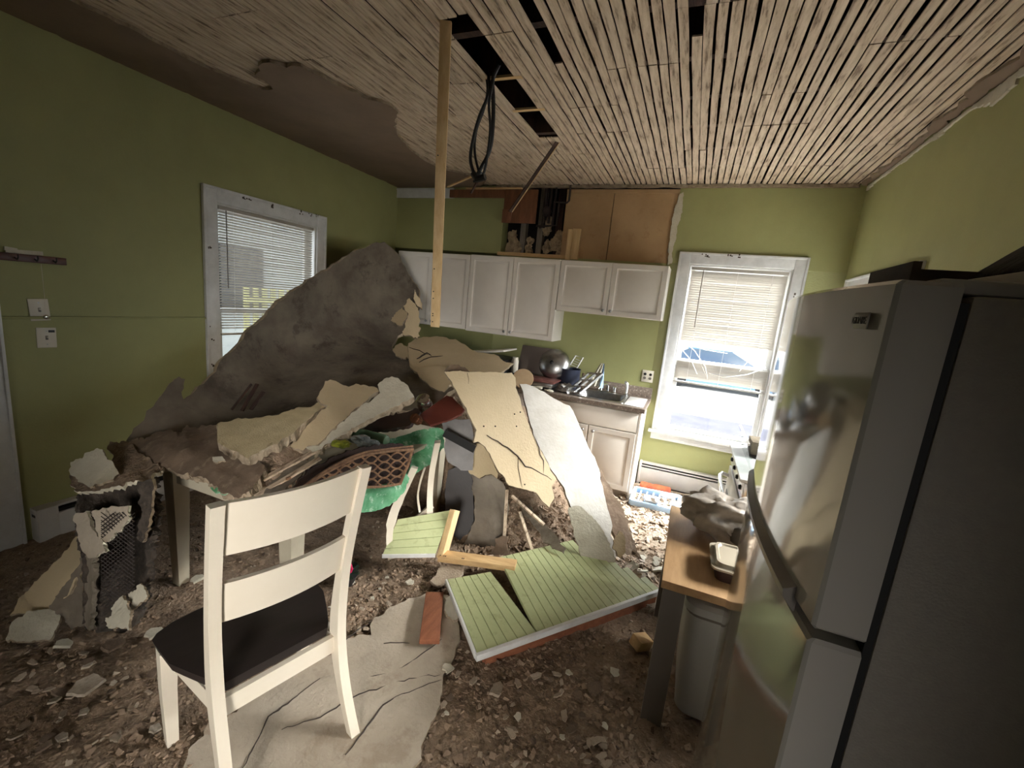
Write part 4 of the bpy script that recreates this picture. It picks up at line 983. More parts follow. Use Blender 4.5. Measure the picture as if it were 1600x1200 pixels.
for a, b, nm, lab, w in (((873, 219, 'z', 2.97), (797, 331, 'y', 3.75), 'hanging_lath', 'single lath dangling from the far end of the ceiling hole', .034),
                         ((736, 276, 'y', 2.62), (700, 292, 'y', 2.95), 'splintered_lath', 'short pale splintered lath poking out behind the black hoses', .016),
                         ((752, 272, 'y', 2.60), (736, 302, 'y', 2.62), 'thin_lath', 'thin dark sliver of lath hanging under the black hoses', .012)):
    A, B = at(a[0], a[1], **{a[2]: a[3]}), at(b[0], b[1], **{b[2]: b[3]})
    tag(fin(nm, bar(bmesh.new(), A, B, w, .008), M_PINEH if nm == 'splintered_lath' else M_DARKWOOD), lab, 'lath')
    if nm == 'hanging_lath': pe = fin('pale_edge', bar(bmesh.new(), A+RT*.017, B+RT*.017, .005, .010), M_PINE); pe.parent = bpy.data.objects[nm]
bm = bmesh.new()
for y0 in (2.47, 2.88): addb2(bm, (2.20, y0, H-.002), (2.42, y0+.03, H+.012))
struct(fin('trim_hole_batten', bm, M_PINEH))

# ================================================================ BIG BROKEN SLABS
def slab(nm, label, outline, ctrl, th, mats, cat='plaster slab', group=None, **k):
    return tag(sheet(nm, outline, ctrl, th, mats, **k), label, cat, group)
Mbrown = [M_PLGREY, M_CREAM, M_CORE]; Mcream = [M_CREAM, M_PLBACK, M_CORE]; Mrough = [M_CREAMROUGH, M_PLBACK, M_CORE]; Mwhite = [M_WHITEFACE, M_PLBACK, M_CORE]; Mpale = [M_PALE, M_PLBACK, M_CORE]
slab('plaster_slab', 'giant curved grey-brown slab of fallen ceiling plaster leaning on the left wall',
     [(196, 688), (215, 665), (240, 635), (262, 603), (280, 588), (290, 592), (284, 612), (287, 624), (300, 616), (318, 600), (350, 558), (400, 508), (452, 458), (500, 428), (545, 400), (583, 381), (600, 378), (622, 396), (638, 428), (654, 452), (655, 478), (640, 500), (628, 522), (612, 545), (645, 570), (690, 590), (712, 606), (690, 625), (640, 640), (590, 640), (520, 655), (450, 690), (340, 700), (260, 705)],
     [(196, 690, 'y', 1.46), (280, 595, 'x', .46), (350, 558, 'x', .40), (452, 458, 'x', .34), (600, 380, 'y', 3.75), (654, 460, 'y', 4.0), (620, 530, 'y', 3.7), (560, 500, 'y', 3.55), (450, 560, 'y', 2.75), (690, 598, 'y', 2.75), (600, 620, 'y', 2.45), (450, 660, 'y', 2.05), (330, 680, 'y', 1.75), (340, 620, 'y', 2.05), (640, 600, 'y', 2.7)],
     .035, Mbrown, step=15, bump=.012, bfreq=4, jag=2)
slab('buckled_plaster', 'brown rounded plaster mass draped over the left front corner of the table',
     [(197, 690), (240, 676), (300, 668), (345, 662), (352, 690), (380, 720), (405, 712), (415, 735), (395, 760), (372, 778), (350, 772), (322, 748), (285, 742), (255, 728), (222, 712), (200, 704)],
     [(200, 694, 'y', 1.40), (300, 672, 'y', 1.55), (345, 668, 'y', 1.6), (400, 725, 'y', 1.42), (372, 776, 'y', 1.26), (285, 740, 'y', 1.27), (290, 705, 'y', 1.36)],
     .05, [M_PLBACK, M_PLBACK, M_CORE], step=9, bump=.012, bfreq=11, jag=2.2)
slab('plaster_ledge', 'thin crumbly plaster ledge sticking out to the left under the white chip',
     [(108, 742), (150, 745), (178, 712), (166, 700), (172, 690), (200, 690), (228, 715), (255, 730), (236, 750), (190, 758), (150, 766), (122, 770), (110, 758)],
     [(108, 755, 'y', 1.12), (255, 735, 'y', 1.26), (172, 692, 'y', 1.38), (160, 762, 'y', 1.10)], .02, [M_RUBBLE, M_PLBACK, M_PALE], step=8, bump=.01, bfreq=20)
slab('white_chip', 'white torn flake of ceiling face lying on the ledge left of the table',
     [(107, 735), (110, 722), (118, 717), (128, 716), (140, 706), (152, 700), (160, 702), (164, 712), (175, 720), (186, 741), (165, 752), (140, 762), (130, 755), (118, 745)],
     [(107, 735, 'y', 1.13), (160, 702, 'y', 1.22), (186, 741, 'y', 1.17), (140, 762, 'y', 1.06)], .012, Mpale, step=8)
slab('cream_plate', 'triangular cream orange-peel plaster plate on top of the table heap',
     [(338, 664), (345, 659), (400, 652), (440, 645), (475, 636), (505, 627), (510, 634), (485, 654), (450, 682), (405, 705), (388, 716), (372, 706), (355, 700), (340, 692)],
     [(338, 664, 'y', 1.52), (508, 630, 'y', 1.95), (388, 716, 'y', 1.36)], .045, Mrough, step=11, bump=.003)
slab('split_cream_slab', 'long cream slab split in two lying behind the triangular plate',
     [(500, 612), (508, 596), (520, 594), (545, 604), (568, 601), (585, 604), (592, 611), (575, 624), (556, 637), (548, 645), (530, 660), (500, 690), (474, 704), (452, 697), (470, 672), (512, 634), (495, 622)],
     [(500, 604, 'y', 2.05), (592, 610, 'y', 2.25), (455, 697, 'y', 1.62), (520, 660, 'y', 1.8)], .03, Mcream, step=11)
slab('pale_slab', 'pale ragged slab with a pointed top resting against the split cream slab',
     [(590, 601), (600, 592), (612, 588), (622, 591), (634, 600), (647, 620), (622, 634), (597, 645), (560, 664), (530, 682), (508, 694), (488, 706), (478, 700), (505, 680), (540, 655), (560, 638), (594, 614)],
     [(600, 592, 'y', 2.18), (647, 620, 'y', 2.12), (482, 704, 'y', 1.62), (560, 650, 'y', 1.9)], .035, Mpale, step=10, bump=.006)
slab('torn_plaster_edge', 'dark layered underside of broken plaster below the cream plates',
     [(388, 718), (450, 684), (508, 640), (470, 680), (452, 700), (490, 708), (480, 722), (440, 745), (402, 768), (382, 770), (384, 745)],
     [(388, 720, 'y', 1.42), (508, 642, 'y', 1.98), (480, 720, 'y', 1.62), (385, 768, 'y', 1.33)], .03, [M_RUBBLE, M_PLBACK, M_CORE], step=8, bump=.014, bfreq=22)
for i, (a, b, w, lab) in enumerate((((376, 768, 'y', 1.30), (532, 684, 'y', 1.78), .03, 'upper broken lath running along the table heap above the chair'), ((400, 776, 'y', 1.29), (500, 716, 'y', 1.58), .03, 'lower broken lath running along the table heap above the chair'),
                                    ((362, 640, 'y', 2.0), (393, 600, 'y', 2.1), .03, 'leftmost of the short laths standing against the giant slab'), ((378, 642, 'y', 2.0), (402, 600, 'y', 2.12), .026, 'middle short lath standing against the giant slab'), ((392, 640, 'y', 2.0), (412, 612, 'y', 2.1), .026, 'right short lath standing against the giant slab'))):
    A, B = at(a[0], a[1], **{a[2]: a[3]}), at(b[0], b[1], **{b[2]: b[3]})
    tag(fin('broken_lath', bar(bmesh.new(), A, B, w, .010), M_DARKWOOD if a[1] < 650 else M_LATH), lab, 'lath', None)
slab('grey_board', 'grey-brown splintered board on the table heap between laths and basket',
     [(412, 772), (425, 750), (452, 728), (478, 718), (484, 724), (462, 750), (436, 778)], [(412, 772, 'y', 1.30), (480, 720, 'y', 1.58), (436, 778, 'y', 1.30)], .014, [M_WALLBOARDGREY]*3, step=9, cat='board')
slab('small_cream_flake', 'tiny cream flake on the brown plaster mass over the table corner', [(332, 714), (348, 714), (352, 720), (340, 723), (332, 720)], [(332, 714, 'y', 1.30), (352, 714, 'y', 1.32), (340, 723, 'y', 1.28)], .008, Mpale, step=5, jag=.6)

A_ctrl = [(694, 581, 'y', 2.42), (800, 582, 'y', 2.78), (735, 650, 'y', 2.40), (850, 700, 'y', 2.85), (780, 745, 'y', 2.55), (860, 790, 'y', 2.78), (770, 640, 'y', 2.58)]
pA = slab('cream_wallboard', 'large cream board with nail holes leaning over the heap in the centre',
     [(694, 581), (720, 580), (745, 581), (775, 581), (800, 582), (806, 590), (812, 620), (828, 672), (850, 712), (860, 735), (869, 748), (862, 760), (866, 778), (858, 793), (848, 784), (838, 770), (822, 765), (808, 762), (795, 758), (780, 738), (768, 715), (758, 698), (748, 690), (740, 692), (745, 672), (736, 655), (729, 638), (715, 615)],
     A_ctrl, .014, Mcream, step=14, bump=.004, bfreq=3, jag=1.0, cat='wallboard')
crack('crack', [(760, 681), (778, 690), (800, 706), (809, 712), (822, 728), (838, 736), (862, 750)], A_ctrl, pA, .005)
crack('crack', [(809, 712), (812, 745), (816, 762)], A_ctrl, pA, .002); crack('crack', [(833, 678), (842, 700), (848, 720), (849, 741)], A_ctrl, pA, .003); crack('crack', [(731, 582), (732, 600)], A_ctrl, pA, .002)
bm = bmesh.new(); Ta = TPS([c[:2] for c in A_ctrl], [1/depth(*c) for c in A_ctrl])
for px, py in ((756, 666), (774, 666), (807, 666), (804, 647), (813, 644), (820, 757)):
    p = CAM+ray(px, py)/Ta(px, py); lump(bm, p+(CAM-p).normalized()*.003, .006, sub=1, amp=.1)
o = fin('nail_hole', bm, M_CRACK); o.parent = pA; o.matrix_parent_inverse = Matrix.Translation(-pA.location)
slab('cream_wallboard_corner', 'pointed cream offcut hanging off the left edge of the big cream board',
     [(744, 692), (757, 698), (768, 716), (778, 740), (777, 748), (768, 741), (758, 742), (749, 748), (733, 739), (733, 716), (741, 704)],
     [(744, 692, 'y', 2.46), (777, 745, 'y', 2.60), (733, 730, 'y', 2.50)], .014, Mcream, step=8, jag=1.2, cat='wallboard')
slab('white_slab', 'tall bright white textured slab leaning against the counter in the window light',
     [(812, 600), (822, 600), (850, 612), (872, 626), (890, 634), (900, 652), (916, 690), (934, 728), (942, 760), (949, 795), (957, 822), (954, 836), (963, 852), (962, 872), (952, 862), (940, 838), (926, 815), (906, 796), (892, 792), (884, 772), (874, 752), (862, 735), (850, 712), (838, 690), (826, 652)],
     [(812, 600, 'y', 3.30), (890, 634, 'y', 3.42), (838, 690, 'y', 2.98), (934, 728, 'y', 3.18), (892, 792, 'y', 2.88), (960, 860, 'y', 2.92), (900, 700, 'y', 3.12)],
     .022, Mwhite, step=13, bump=.004, bfreq=4, jag=1.0)
slab('grey_cream_slab', 'greyish-cream pointed slab standing at the foot of the white slab',
     [(888, 793), (900, 790), (914, 797), (930, 812), (944, 832), (953, 850), (958, 862), (960, 882), (940, 881), (912, 883), (905, 862), (897, 838)],
     [(888, 793, 'y', 2.80), (930, 812, 'y', 2.82), (960, 881, 'y', 2.72), (912, 883, 'y', 2.66)], .022, Mpale, step=9)
slab('dark_slab', 'dark brown narrow slab edge leaning behind the right side of the white slab',
     [(934, 728), (942, 738), (958, 772), (965, 783), (975, 800), (985, 830), (996, 862), (1000, 882), (990, 888), (975, 880), (962, 850), (950, 800), (938, 750)],
     [(934, 728, 'y', 3.30), (1000, 882, 'y', 3.02), (975, 880, 'y', 2.95), (950, 790, 'y', 3.15)], .03, [M_PLBACK, M_PLBACK, M_CORE], step=9, bump=.008)
slab('beige_shard', 'beige pointed shard standing between white slab and dark slab', [(962, 838), (968, 830), (976, 838), (978, 860), (970, 872), (958, 858)], [(962, 838, 'y', 2.93), (978, 850, 'y', 2.93), (968, 872, 'y', 2.86)], .015, Mcream, step=7)
slab('grey_flake', 'round grey-cream flake on the floor under the beige shard', [(978, 880), (990, 876), (999, 882), (997, 892), (985, 893)], [(978, 880, 'z', .06), (999, 882, 'z', .08), (985, 893, 'z', .04)], .012, Mpale, step=6)
C_ctrl = [(638, 535, 'y', 3.38), (715, 530, 'y', 3.75), (800, 566, 'y', 3.50), (692, 600, 'y', 2.78), (640, 570, 'y', 3.0), (735, 580, 'y', 3.1)]
pC = slab('upper_cream_slab', 'cream cracked slab lying flat behind the big cream board below the cabinets',
     [(638, 536), (650, 528), (672, 527), (712, 530), (726, 538), (742, 549), (760, 552), (782, 560), (802, 567), (790, 576), (765, 592), (730, 600), (696, 603), (670, 600), (664, 592), (655, 582), (640, 570), (638, 553)],
     C_ctrl, .02, Mcream, step=11, bump=.004)
crack('crack', [(652, 562), (660, 556), (668, 552), (674, 556)], C_ctrl, pC, .009); crack('crack', [(655, 566), (672, 558), (692, 556)], C_ctrl, pC, .006); crack('crack', [(640, 543), (655, 548), (672, 555)], C_ctrl, pC, .004)
slab('lower_cream_tongue', 'cream tongue of plaster pointing down under the cracked upper slab', [(640, 570), (660, 575), (690, 572), (700, 585), (704, 600), (694, 612), (672, 604), (660, 594)], [(640, 570, 'y', 2.95), (700, 575, 'y', 2.92), (690, 612, 'y', 2.62)], .02, Mcream, step=9)
slab('brown_flap', 'brown torn plaster flap peeling up at the top edge of the big cream board', [(694, 580), (705, 570), (716, 570), (728, 575), (738, 581)], [(694, 580, 'y', 2.55), (738, 581, 'y', 2.66), (710, 569, 'y', 2.6)], .012, [M_PLBACK]*3, step=6)
slab('left_cream_scrap', 'small cracked cream scrap at the lower left of the upper slab', [(614, 545), (622, 538), (642, 537), (642, 558), (630, 560), (618, 555)], [(614, 545, 'y', 3.35), (642, 537, 'y', 3.4), (630, 560, 'y', 3.15)], .014, Mcream, step=6)
slab('upright_cream_scrap', 'tall cream scrap standing at the right rim of the giant slab', [(630, 478), (640, 466), (648, 474), (655, 490), (656, 525), (646, 528), (632, 524), (634, 500), (638, 490)], [(630, 478, 'y', 3.6), (656, 490, 'y', 3.65), (645, 528, 'y', 3.45)], .014, Mcream, step=6)
slab('cracked_cream_scrap', 'cracked cream scrap left of the tall scrap at the giant slab rim', [(610, 500), (618, 488), (628, 480), (636, 488), (634, 498), (628, 508), (622, 508)], [(610, 500, 'y', 3.5), (636, 485, 'y', 3.6), (622, 508, 'y', 3.45)], .014, Mcream, step=6)
slab('pointed_cream_scrap', 'small pointed cream scrap above the tall scrap at the giant slab rim', [(648, 452), (652, 462), (660, 474), (660, 484), (652, 478), (646, 466)], [(648, 452, 'y', 3.75), (660, 474, 'y', 3.75), (650, 480, 'y', 3.7)], .012, Mcream, step=5, jag=.8)
slab('grey_standing_slab', 'grey-brown slab standing upright below the cream offcut',
     [(728, 728), (736, 740), (750, 748), (768, 742), (780, 750), (792, 765), (794, 800), (788, 845), (782, 872), (760, 868), (738, 866), (720, 862), (732, 835), (742, 808), (742, 775), (736, 750)],
     [(730, 730, 'y', 2.72), (790, 765, 'y', 2.80), (720, 862, 'y', 2.52), (785, 872, 'y', 2.60), (765, 800, 'y', 2.62)], .03, [M_PLGREY, M_CREAM, M_CORE], step=10, bump=.010, bfreq=9)
slab('pale_board_strip', 'pale narrow board sliding down through the brown rubble under the big board', [(813, 790), (824, 788), (842, 806), (862, 828), (884, 856), (880, 864), (862, 856), (846, 838), (830, 816)], [(813, 790, 'y', 2.86), (884, 858, 'y', 2.62), (846, 838, 'y', 2.68)], .012, [M_WALLBOARDGREY]*3, step=9, cat='board')
for i, (a, b, w, lab) in enumerate((((792, 765, 'y', 2.72), (788, 840, 'y', 2.62), .022, 'lath standing upright beside the grey upright slab'), ((812, 800, 'y', 2.75), (832, 862, 'y', 2.58), .02, 'thin lath leaning in the brown rubble left of the pale board'), ((800, 775, 'y', 2.8), (850, 820, 'y', 2.74), .025, 'short lath wedged under the bottom edge of the big cream board'))):
    tag(fin('rubble_lath', bar(bmesh.new(), at(a[0], a[1], y=a[3]), at(b[0], b[1], y=b[3]), w, .012), M_LATH), lab, 'lath')
slab('brown_tile', 'smooth brown square piece in the rubble above the pine board end', [(774, 842), (792, 838), (795, 868), (770, 870)], [(774, 842, 'y', 2.55), (795, 840, 'y', 2.58), (772, 870, 'y', 2.5)], .015, [M_PLBACK]*3, step=9, cat='board')

# left column of hanging debris ------------------------------------------
slab('hanging_plaster_curtain', 'dark crumbling plaster and wire lath hanging down left of the table leg',
     [(120, 772), (160, 764), (200, 757), (236, 746), (242, 790), (236, 840), (228, 880), (225, 930), (216, 968), (196, 992), (166, 1000), (140, 985), (128, 975), (130, 900), (126, 840)],
     [(120, 772, 'y', 1.12), (240, 746, 'y', 1.25), (150, 860, 'y', 1.05), (190, 850, 'y', 1.22), (235, 850, 'y', 1.10), (150, 980, 'z', .05), (205, 980, 'z', .05)], .025, [M_DARKPL, M_DARKPL, M_DARKPL], step=7, bump=.022, bfreq=13, jag=1.6)
T = thing('wire_lath', 'dark diamond wire lath netting on the hanging debris left of the table', 'wire mesh', at(175, 860, y=1.02)); bm = bmesh.new()
mc = [(150, 830, 'y', 1.00), (225, 800, 'y', 1.10), (170, 930, 'y', .99), (215, 900, 'y', 1.04)]; Tm = TPS([c[:2] for c in mc], [1/depth(*c) for c in mc])
for k in range(26):
    for sgn in (1, -1):
        pts = []
        for j in range(9):
            px = 158+j*6.5+(0 if sgn > 0 else 0); py = 790+k*6.2+sgn*(j-4)*5
            if 800 < py < 950 and px < 222-(py-800)*.1: pts.append(CAM+ray(px, py)/Tm(px, py)+Vector((0, 0, .002*sgn)))
        if len(pts) > 2: tube(bm, pts, .0022, 4)
pin('netting', bm, M_MESHLATH, T)
slab('pinkish_plate', 'pinkish plaster plate clinging to the left side of the hanging debris', [(115, 806), (118, 802), (136, 798), (140, 815), (152, 838), (165, 862), (150, 870), (136, 872), (126, 855), (120, 830)], [(115, 806, 'y', 1.03), (138, 798, 'y', 1.05), (165, 862, 'y', .98), (136, 872, 'y', .98)], .014, [M_FLOORSHEET, M_PLBACK, M_PALE], step=7)
slab('inner_pinkish_plate', 'pinkish triangular plate in the middle of the hanging debris', [(142, 800), (160, 793), (202, 790), (200, 806), (188, 830), (165, 847), (156, 846)], [(142, 800, 'y', 1.03), (202, 790, 'y', 1.08), (160, 846, 'y', 1.00)], .012, [M_FLOORSHEET, M_PLBACK, M_PALE], step=7)
slab('grey_post_board', 'upright grey board at the left side of the hanging debris', [(129, 868), (145, 871), (146, 900), (144, 945), (142, 985), (130, 978), (130, 930)], [(129, 868, 'y', 1.0), (146, 871, 'y', 1.0), (130, 978, 'z', .06)], .02, [M_WALLBOARDGREY]*3, step=9, cat='board')
slab('side_plate', 'grey-brown narrow plate on the right side of the hanging debris', [(215, 752), (238, 748), (238, 780), (232, 820), (222, 848), (212, 842), (222, 800)], [(215, 752, 'y', 1.14), (238, 748, 'y', 1.16), (222, 846, 'y', 1.08)], .014, [M_DARKPL, M_PLBACK, M_CORE], step=8)
slab('white_shard', 'bright white shard at the foot of the hanging debris', [(165, 978), (178, 945), (192, 930), (198, 945), (204, 962), (203, 985), (185, 980)], [(165, 978, 'y', .93), (192, 930, 'y', 1.0), (203, 985, 'y', .93)], .012, Mpale, step=6)
slab('upper_white_shard', 'small white shard above and right of the bright white one', [(200, 925), (212, 922), (219, 912), (226, 918), (230, 930), (218, 942), (206, 956)], [(200, 925, 'y', 1.02), (228, 920, 'y', 1.05), (206, 956, 'y', .99)], .012, Mpale, step=6)
slab('leaning_cream_sheet', 'long dirty cream sheet sloping down to the floor at far left', [(120, 838), (128, 862), (128, 895), (100, 935), (75, 955), (15, 962), (28, 935), (60, 905), (95, 870)], [(120, 840, 'y', 1.12), (128, 890, 'y', 1.02), (15, 962, 'z', .07), (75, 955, 'z', .09)], .012, [M_CREAM, M_PLBACK, M_CORE], step=10)
slab('layered_brown_sheet', 'brown layered sheet fanning out beside the dirty cream sheet', [(128, 870), (130, 930), (132, 975), (110, 985), (96, 962), (75, 950), (100, 915)], [(128, 872, 'y', 1.02), (130, 975, 'z', .05), (78, 950, 'z', .12), (100, 975, 'z', .06)], .012, [M_PLGREY, M_PLBACK, M_CORE], step=8, bump=.012, bfreq=16)
slab('corner_cream_plate', 'cream plate lying flat on the floor at the left picture edge', [(10, 1002), (18, 972), (42, 955), (78, 950), (95, 962), (92, 975), (76, 1000), (40, 1003)], [(10, 1002, 'z', .06), (42, 955, 'z', .10), (95, 962, 'z', .10), (76, 1000, 'z', .06)], .012, Mpale, step=9)

# foreground sheet, planks and panels -------------------------------------
zc = .055
F_ctrl = [(660, 930, 'z', .06), (712, 945, 'z', .06), (690, 1100, 'z', .05), (500, 1100, 'z', .07), (420, 1190, 'z', .05), (560, 1010, 'z', .05), (620, 1190, 'z', .05)]
pF = slab('fallen_plaster_sheet', 'large dusty white textured sheet lying on the floor under the foreground chair',
     [(655, 933), (672, 926), (700, 930), (712, 948), (718, 985), (712, 1012), (704, 1040), (692, 1062), (688, 1100), (664, 1150), (640, 1215), (560, 1260), (250, 1260), (288, 1195), (300, 1165), (345, 1130), (392, 1092), (430, 1070), (480, 1030), (500, 1012), (540, 998), (580, 992), (585, 965), (610, 948)],
     F_ctrl, .014, [M_FLOORSHEET, M_PLBACK, M_CORE], step=16, bump=.006, bfreq=4, jag=2.2)
for cr_ in ([(520, 1015), (560, 985), (590, 965)], [(690, 1000), (650, 1030), (610, 1052), (560, 1060)], [(700, 1052), (640, 1060), (560, 1085), (500, 1120), (440, 1140)], [(540, 1180), (600, 1100), (640, 1080), (690, 1062)], [(380, 1200), (420, 1120), (500, 1060)], [(600, 1005), (640, 1005)]):
    crack('crack', cr_, F_ctrl, pF, .003, lift=.001)
T = thing('red_plank', 'short reddish-brown plank lying on the fallen white sheet', 'plank', (2.46, 1.86, .07))
a, b_ = at(679, 928, z=.085), at(671, 1003, z=.085); pin('plank', bar(bmesh.new(), a, b_, .098, .028, bev=.003), M_REDWOOD, T)
def beadquad(nm, P00, P10, P11, P01, n, th, parent, trunc=None, m=None):
    """tongue and groove strips running from edge P00-P10 to edge P01-P11"""
    bm = bmesh.new(); P00, P10, P11, P01 = map(Vector, (P00, P10, P11, P01)); nz = (P10-P00).cross(P01-P00).normalized()
    if nz.z < 0: nz = -nz
    for i in range(n):
        a0, a1 = i/n, (i+1)/n; e = trunc(i, n) if trunc else 1; g = .10/n
        A = P00.lerp(P10, a0+g*.5); B = P00.lerp(P10, a1-g*.5); C_ = P01.lerp(P11, a1-g*.5); D_ = P01.lerp(P11, a0+g*.5)
        C_ = B.lerp(C_, e); D_ = A.lerp(D_, e)
        A2, B2, C2, D2 = [P00.lerp(P10, a0), P00.lerp(P10, a1), None, None]; C2 = B2.lerp(P01.lerp(P11, a1), e); D2 = A2.lerp(P01.lerp(P11, a0), e)
        t = [bm.verts.new(p) for p in (A, B, C_, D_)]; s = [bm.verts.new(p-nz*.004) for p in (A2, B2, C2, D2)]; u = [bm.verts.new(p-nz*th) for p in (A2, B2, C2, D2)]
        bm.faces.new(t)
        for k in range(4): bm.faces.new((t[k], s[k], s[(k+1) % 4], t[(k+1) % 4])); bm.faces.new((s[k], u[k], u[(k+1) % 4], s[(k+1) % 4]))
        bm.faces.new(u[::-1])
    return pin(nm, bm, m or M_BEAD, parent)
N_ = Vector((2.83, 1.64, .125)); e1 = Vector((.622, .783, .012)).normalized(); e2 = Vector((-.70, .714, .0)).normalized()
T = thing('beadboard_panel', 'large green beadboard panel with white edging fallen on the floor, split at the left', 'panel', (2.95, 2.1, 0))
Lp, Dp = 1.20, .57
beadquad('left_boards', N_, N_+e1*.33, N_+e1*.27+e2*(Dp-.03)+Vector((0, 0, .0)), N_+e2*Dp, 6, .018, T)
beadquad('right_boards', N_+e1*.33, N_+e1*Lp, N_+e1*Lp+e2*(Dp+.08), N_+e1*.36+e2*(Dp+.06)+Vector((0, 0, .02)), 17, .018, T, trunc=lambda i, n: 1 if i < 12 else max(.12, 1-(i-11)*.16+(.03 if i % 2 else 0)))
bm = bmesh.new(); up3 = Vector((0, 0, 1))
bar(bm, N_-e1*.01+e2*-.008-up3*.008, N_+e1*Lp-e2*.008-up3*.008, .02, .032, bev=.002); pin('front_edging', bm, M_WHITE, T)
bm = bmesh.new(); bar(bm, N_-e1*.008-up3*.008, N_-e1*.008+e2*Dp-up3*.008, .012, .026, bev=.002); pin('side_edging', bm, M_WHITE, T)
bm = bmesh.new(); bar(bm, N_+e1*.06+e2*.03-up3*.07, N_+e1*Lp+e2*.03-up3*.07, .02, .095, bev=.002); bar(bm, N_+e1*.06+e2*.04-up3*.07, N_+e1*.06+e2*Dp-up3*.07, .02, .095, bev=.002); bar(bm, N_+e1*.8+e2*.04-up3*.07, N_+e1*.8+e2*Dp-up3*.07, .02, .095, bev=.002); pin('under_frame', bm, M_REDWOOD, T)
T = thing('small_beadboard_panel', 'small green beadboard panel propped on a pine board by the table', 'panel', (2.05, 2.3, .1))
q00, q10, q11, q01 = at(597, 869, z=.17), at(680, 868, z=.17), at(704, 797, z=.36), at(622, 811, z=.33)
beadquad('boards', q00, q01, q11, q10, 5, .014, T)
bm = bmesh.new(); bar(bm, q00, q10, .012, .02); pin('bottom_edging', bm, M_WHITE, T)
T = thing('pine_offcut', 'upright pine stud offcut beside the small green panel', 'stud', (2.15, 2.45, .05))
pin('stud', bar(bmesh.new(), at(690, 872, z=.10), at(711, 797, z=.37), .038, .085, bev=.003), M_PINE, T)
T = thing('nailed_pine_board', 'pine board with nail holes lying between the two green panels', 'board', (2.35, 2.5, .1))
a, b_ = at(687, 868, z=.12), at(806, 884, z=.15); pin('board', bar(bmesh.new(), a, b_, .085, .036, bev=.003), M_PINEH, T)
bm = bmesh.new()
for t in (.04, .09, .11, .33, .35): p = a.lerp(b_, t); lump(bm, p+Vector((.0, -.03, .02)), .004, sub=1)
pin('nail_hole', bm, M_CRACK, T)
T = thing('wood_block', 'pale wood block in the rubble between green panel and cart', 'block', (3.3, 1.9, .03)); p = at(1002, 1003, z=.05); pin('block', box(bmesh.new(), p, (.10, .07, .06), rot=Euler((.15, .25, .9)), bev=.006), M_PINEH, T)
slab('grey_stone_chunk', 'flat pale chunk between the red plank and the pine board', [(672, 908), (690, 885), (716, 880), (725, 890), (716, 905), (700, 912), (682, 915)], [(672, 908, 'z', .07), (716, 880, 'z', .10), (700, 912, 'z', .08)], .02, [M_CRUMB2]*3, step=7, cat='plaster chunk')
slab('grey_green_chunk', 'grey-green stone-like chunk beside the red plank', [(696, 935), (706, 928), (718, 940), (720, 962), (708, 968), (697, 958)], [(696, 935, 'z', .09), (720, 940, 'z', .09), (705, 968, 'z', .07)], .03, [M_PALE, M_PLBACK, M_CORE], step=7, cat='plaster chunk')

# ---- things on and around the table ----------------------------------------
slab('tablecloth', 'green leaf-patterned tablecloth hanging off the right side of the table',
     [(546, 800), (548, 770), (545, 735), (555, 705), (590, 690), (632, 680), (655, 672), (684, 668), (694, 675), (693, 700), (676, 722), (652, 738), (640, 748), (630, 772), (610, 790), (580, 800), (556, 803)],
     [(548, 800, 'x', 2.10), (600, 795, 'x', 2.09), (640, 748, 'x', 2.075), (690, 700, 'x', 2.07), (560, 735, 'x', 2.06), (600, 700, 'z', .775), (655, 680, 'z', .80), (690, 672, 'z', .82), (580, 770, 'x', 2.07), (615, 765, 'x', 2.11)],
     .003, [M_GREENCLOTH]*3, step=7, jag=.8, bump=.012, bfreq=14, cat='tablecloth')
slab('cloth_corner', 'small scrap of the green cloth showing at the left front of the table', [(328, 762), (338, 757), (352, 760), (360, 768), (352, 774), (338, 772)], [(328, 762, 'y', 1.27), (360, 765, 'y', 1.28), (340, 774, 'y', 1.24)], .004, [M_GREENCLOTH]*3, step=5, jag=.8, bump=.006, cat='cloth')
T = thing('wicker_basket', 'tipped brown wicker basket with open lattice side on the table edge', 'basket', at(560, 735, x=2.13))
bc = [(478, 760, 'x', 2.13), (560, 712, 'x', 2.14), (645, 700, 'x', 2.15), (625, 755, 'x', 2.14), (555, 765, 'x', 2.14)]; Tb = TPS([c[:2] for c in bc], [1/depth(*c) for c in bc])
BP = lambda px, py, l=0: (lambda p: p+(CAM-p).normalized()*l)(CAM+ray(px, py)/Tb(px, py))
bm = bmesh.new()
tube(bm, [BP(*q) for q in curve_pts([(440, 790), (470, 765), (510, 738), (560, 714), (600, 706), (645, 702)], 24)], .008, 8); tube(bm, [BP(q[0], q[1], .008) for q in curve_pts([(445, 786), (475, 760), (512, 733), (562, 709), (602, 702), (645, 697)], 24)], .005, 8)
tube(bm, [BP(*q) for q in curve_pts([(500, 772), (556, 763), (600, 760), (625, 756)], 16)], .007, 8); tube(bm, [BP(645, 700), BP(638, 725), BP(625, 757)], .008, 8)
def inb(px, py): return py > (714-(px-560)*.14 if px > 560 else 714+(560-px)*.52) and py < 762-(px-556)*.08 and px < 645-(py-700)*.34
for r_ in range(5):
    for ph in (0, 1):
        run = []
        for i in range(60):
            px = 470+i*3; py = 707+r_*12.5-(px-560)*.10+(6.2 if ph else -6.2)*(1 if (int((px-470)/20)+r_) % 2 else -1)*abs(math.sin(math.pi*((px-470) % 20)/20))**.8
            if inb(px, py): run.append(BP(px, py, .003*math.sin(i)))
            elif len(run) > 2: tube(bm, run, .0048, 5); run = []
            else: run = []
        if len(run) > 2: tube(bm, run, .0048, 5)
pin('lattice_side', bm, M_WICKER, T)
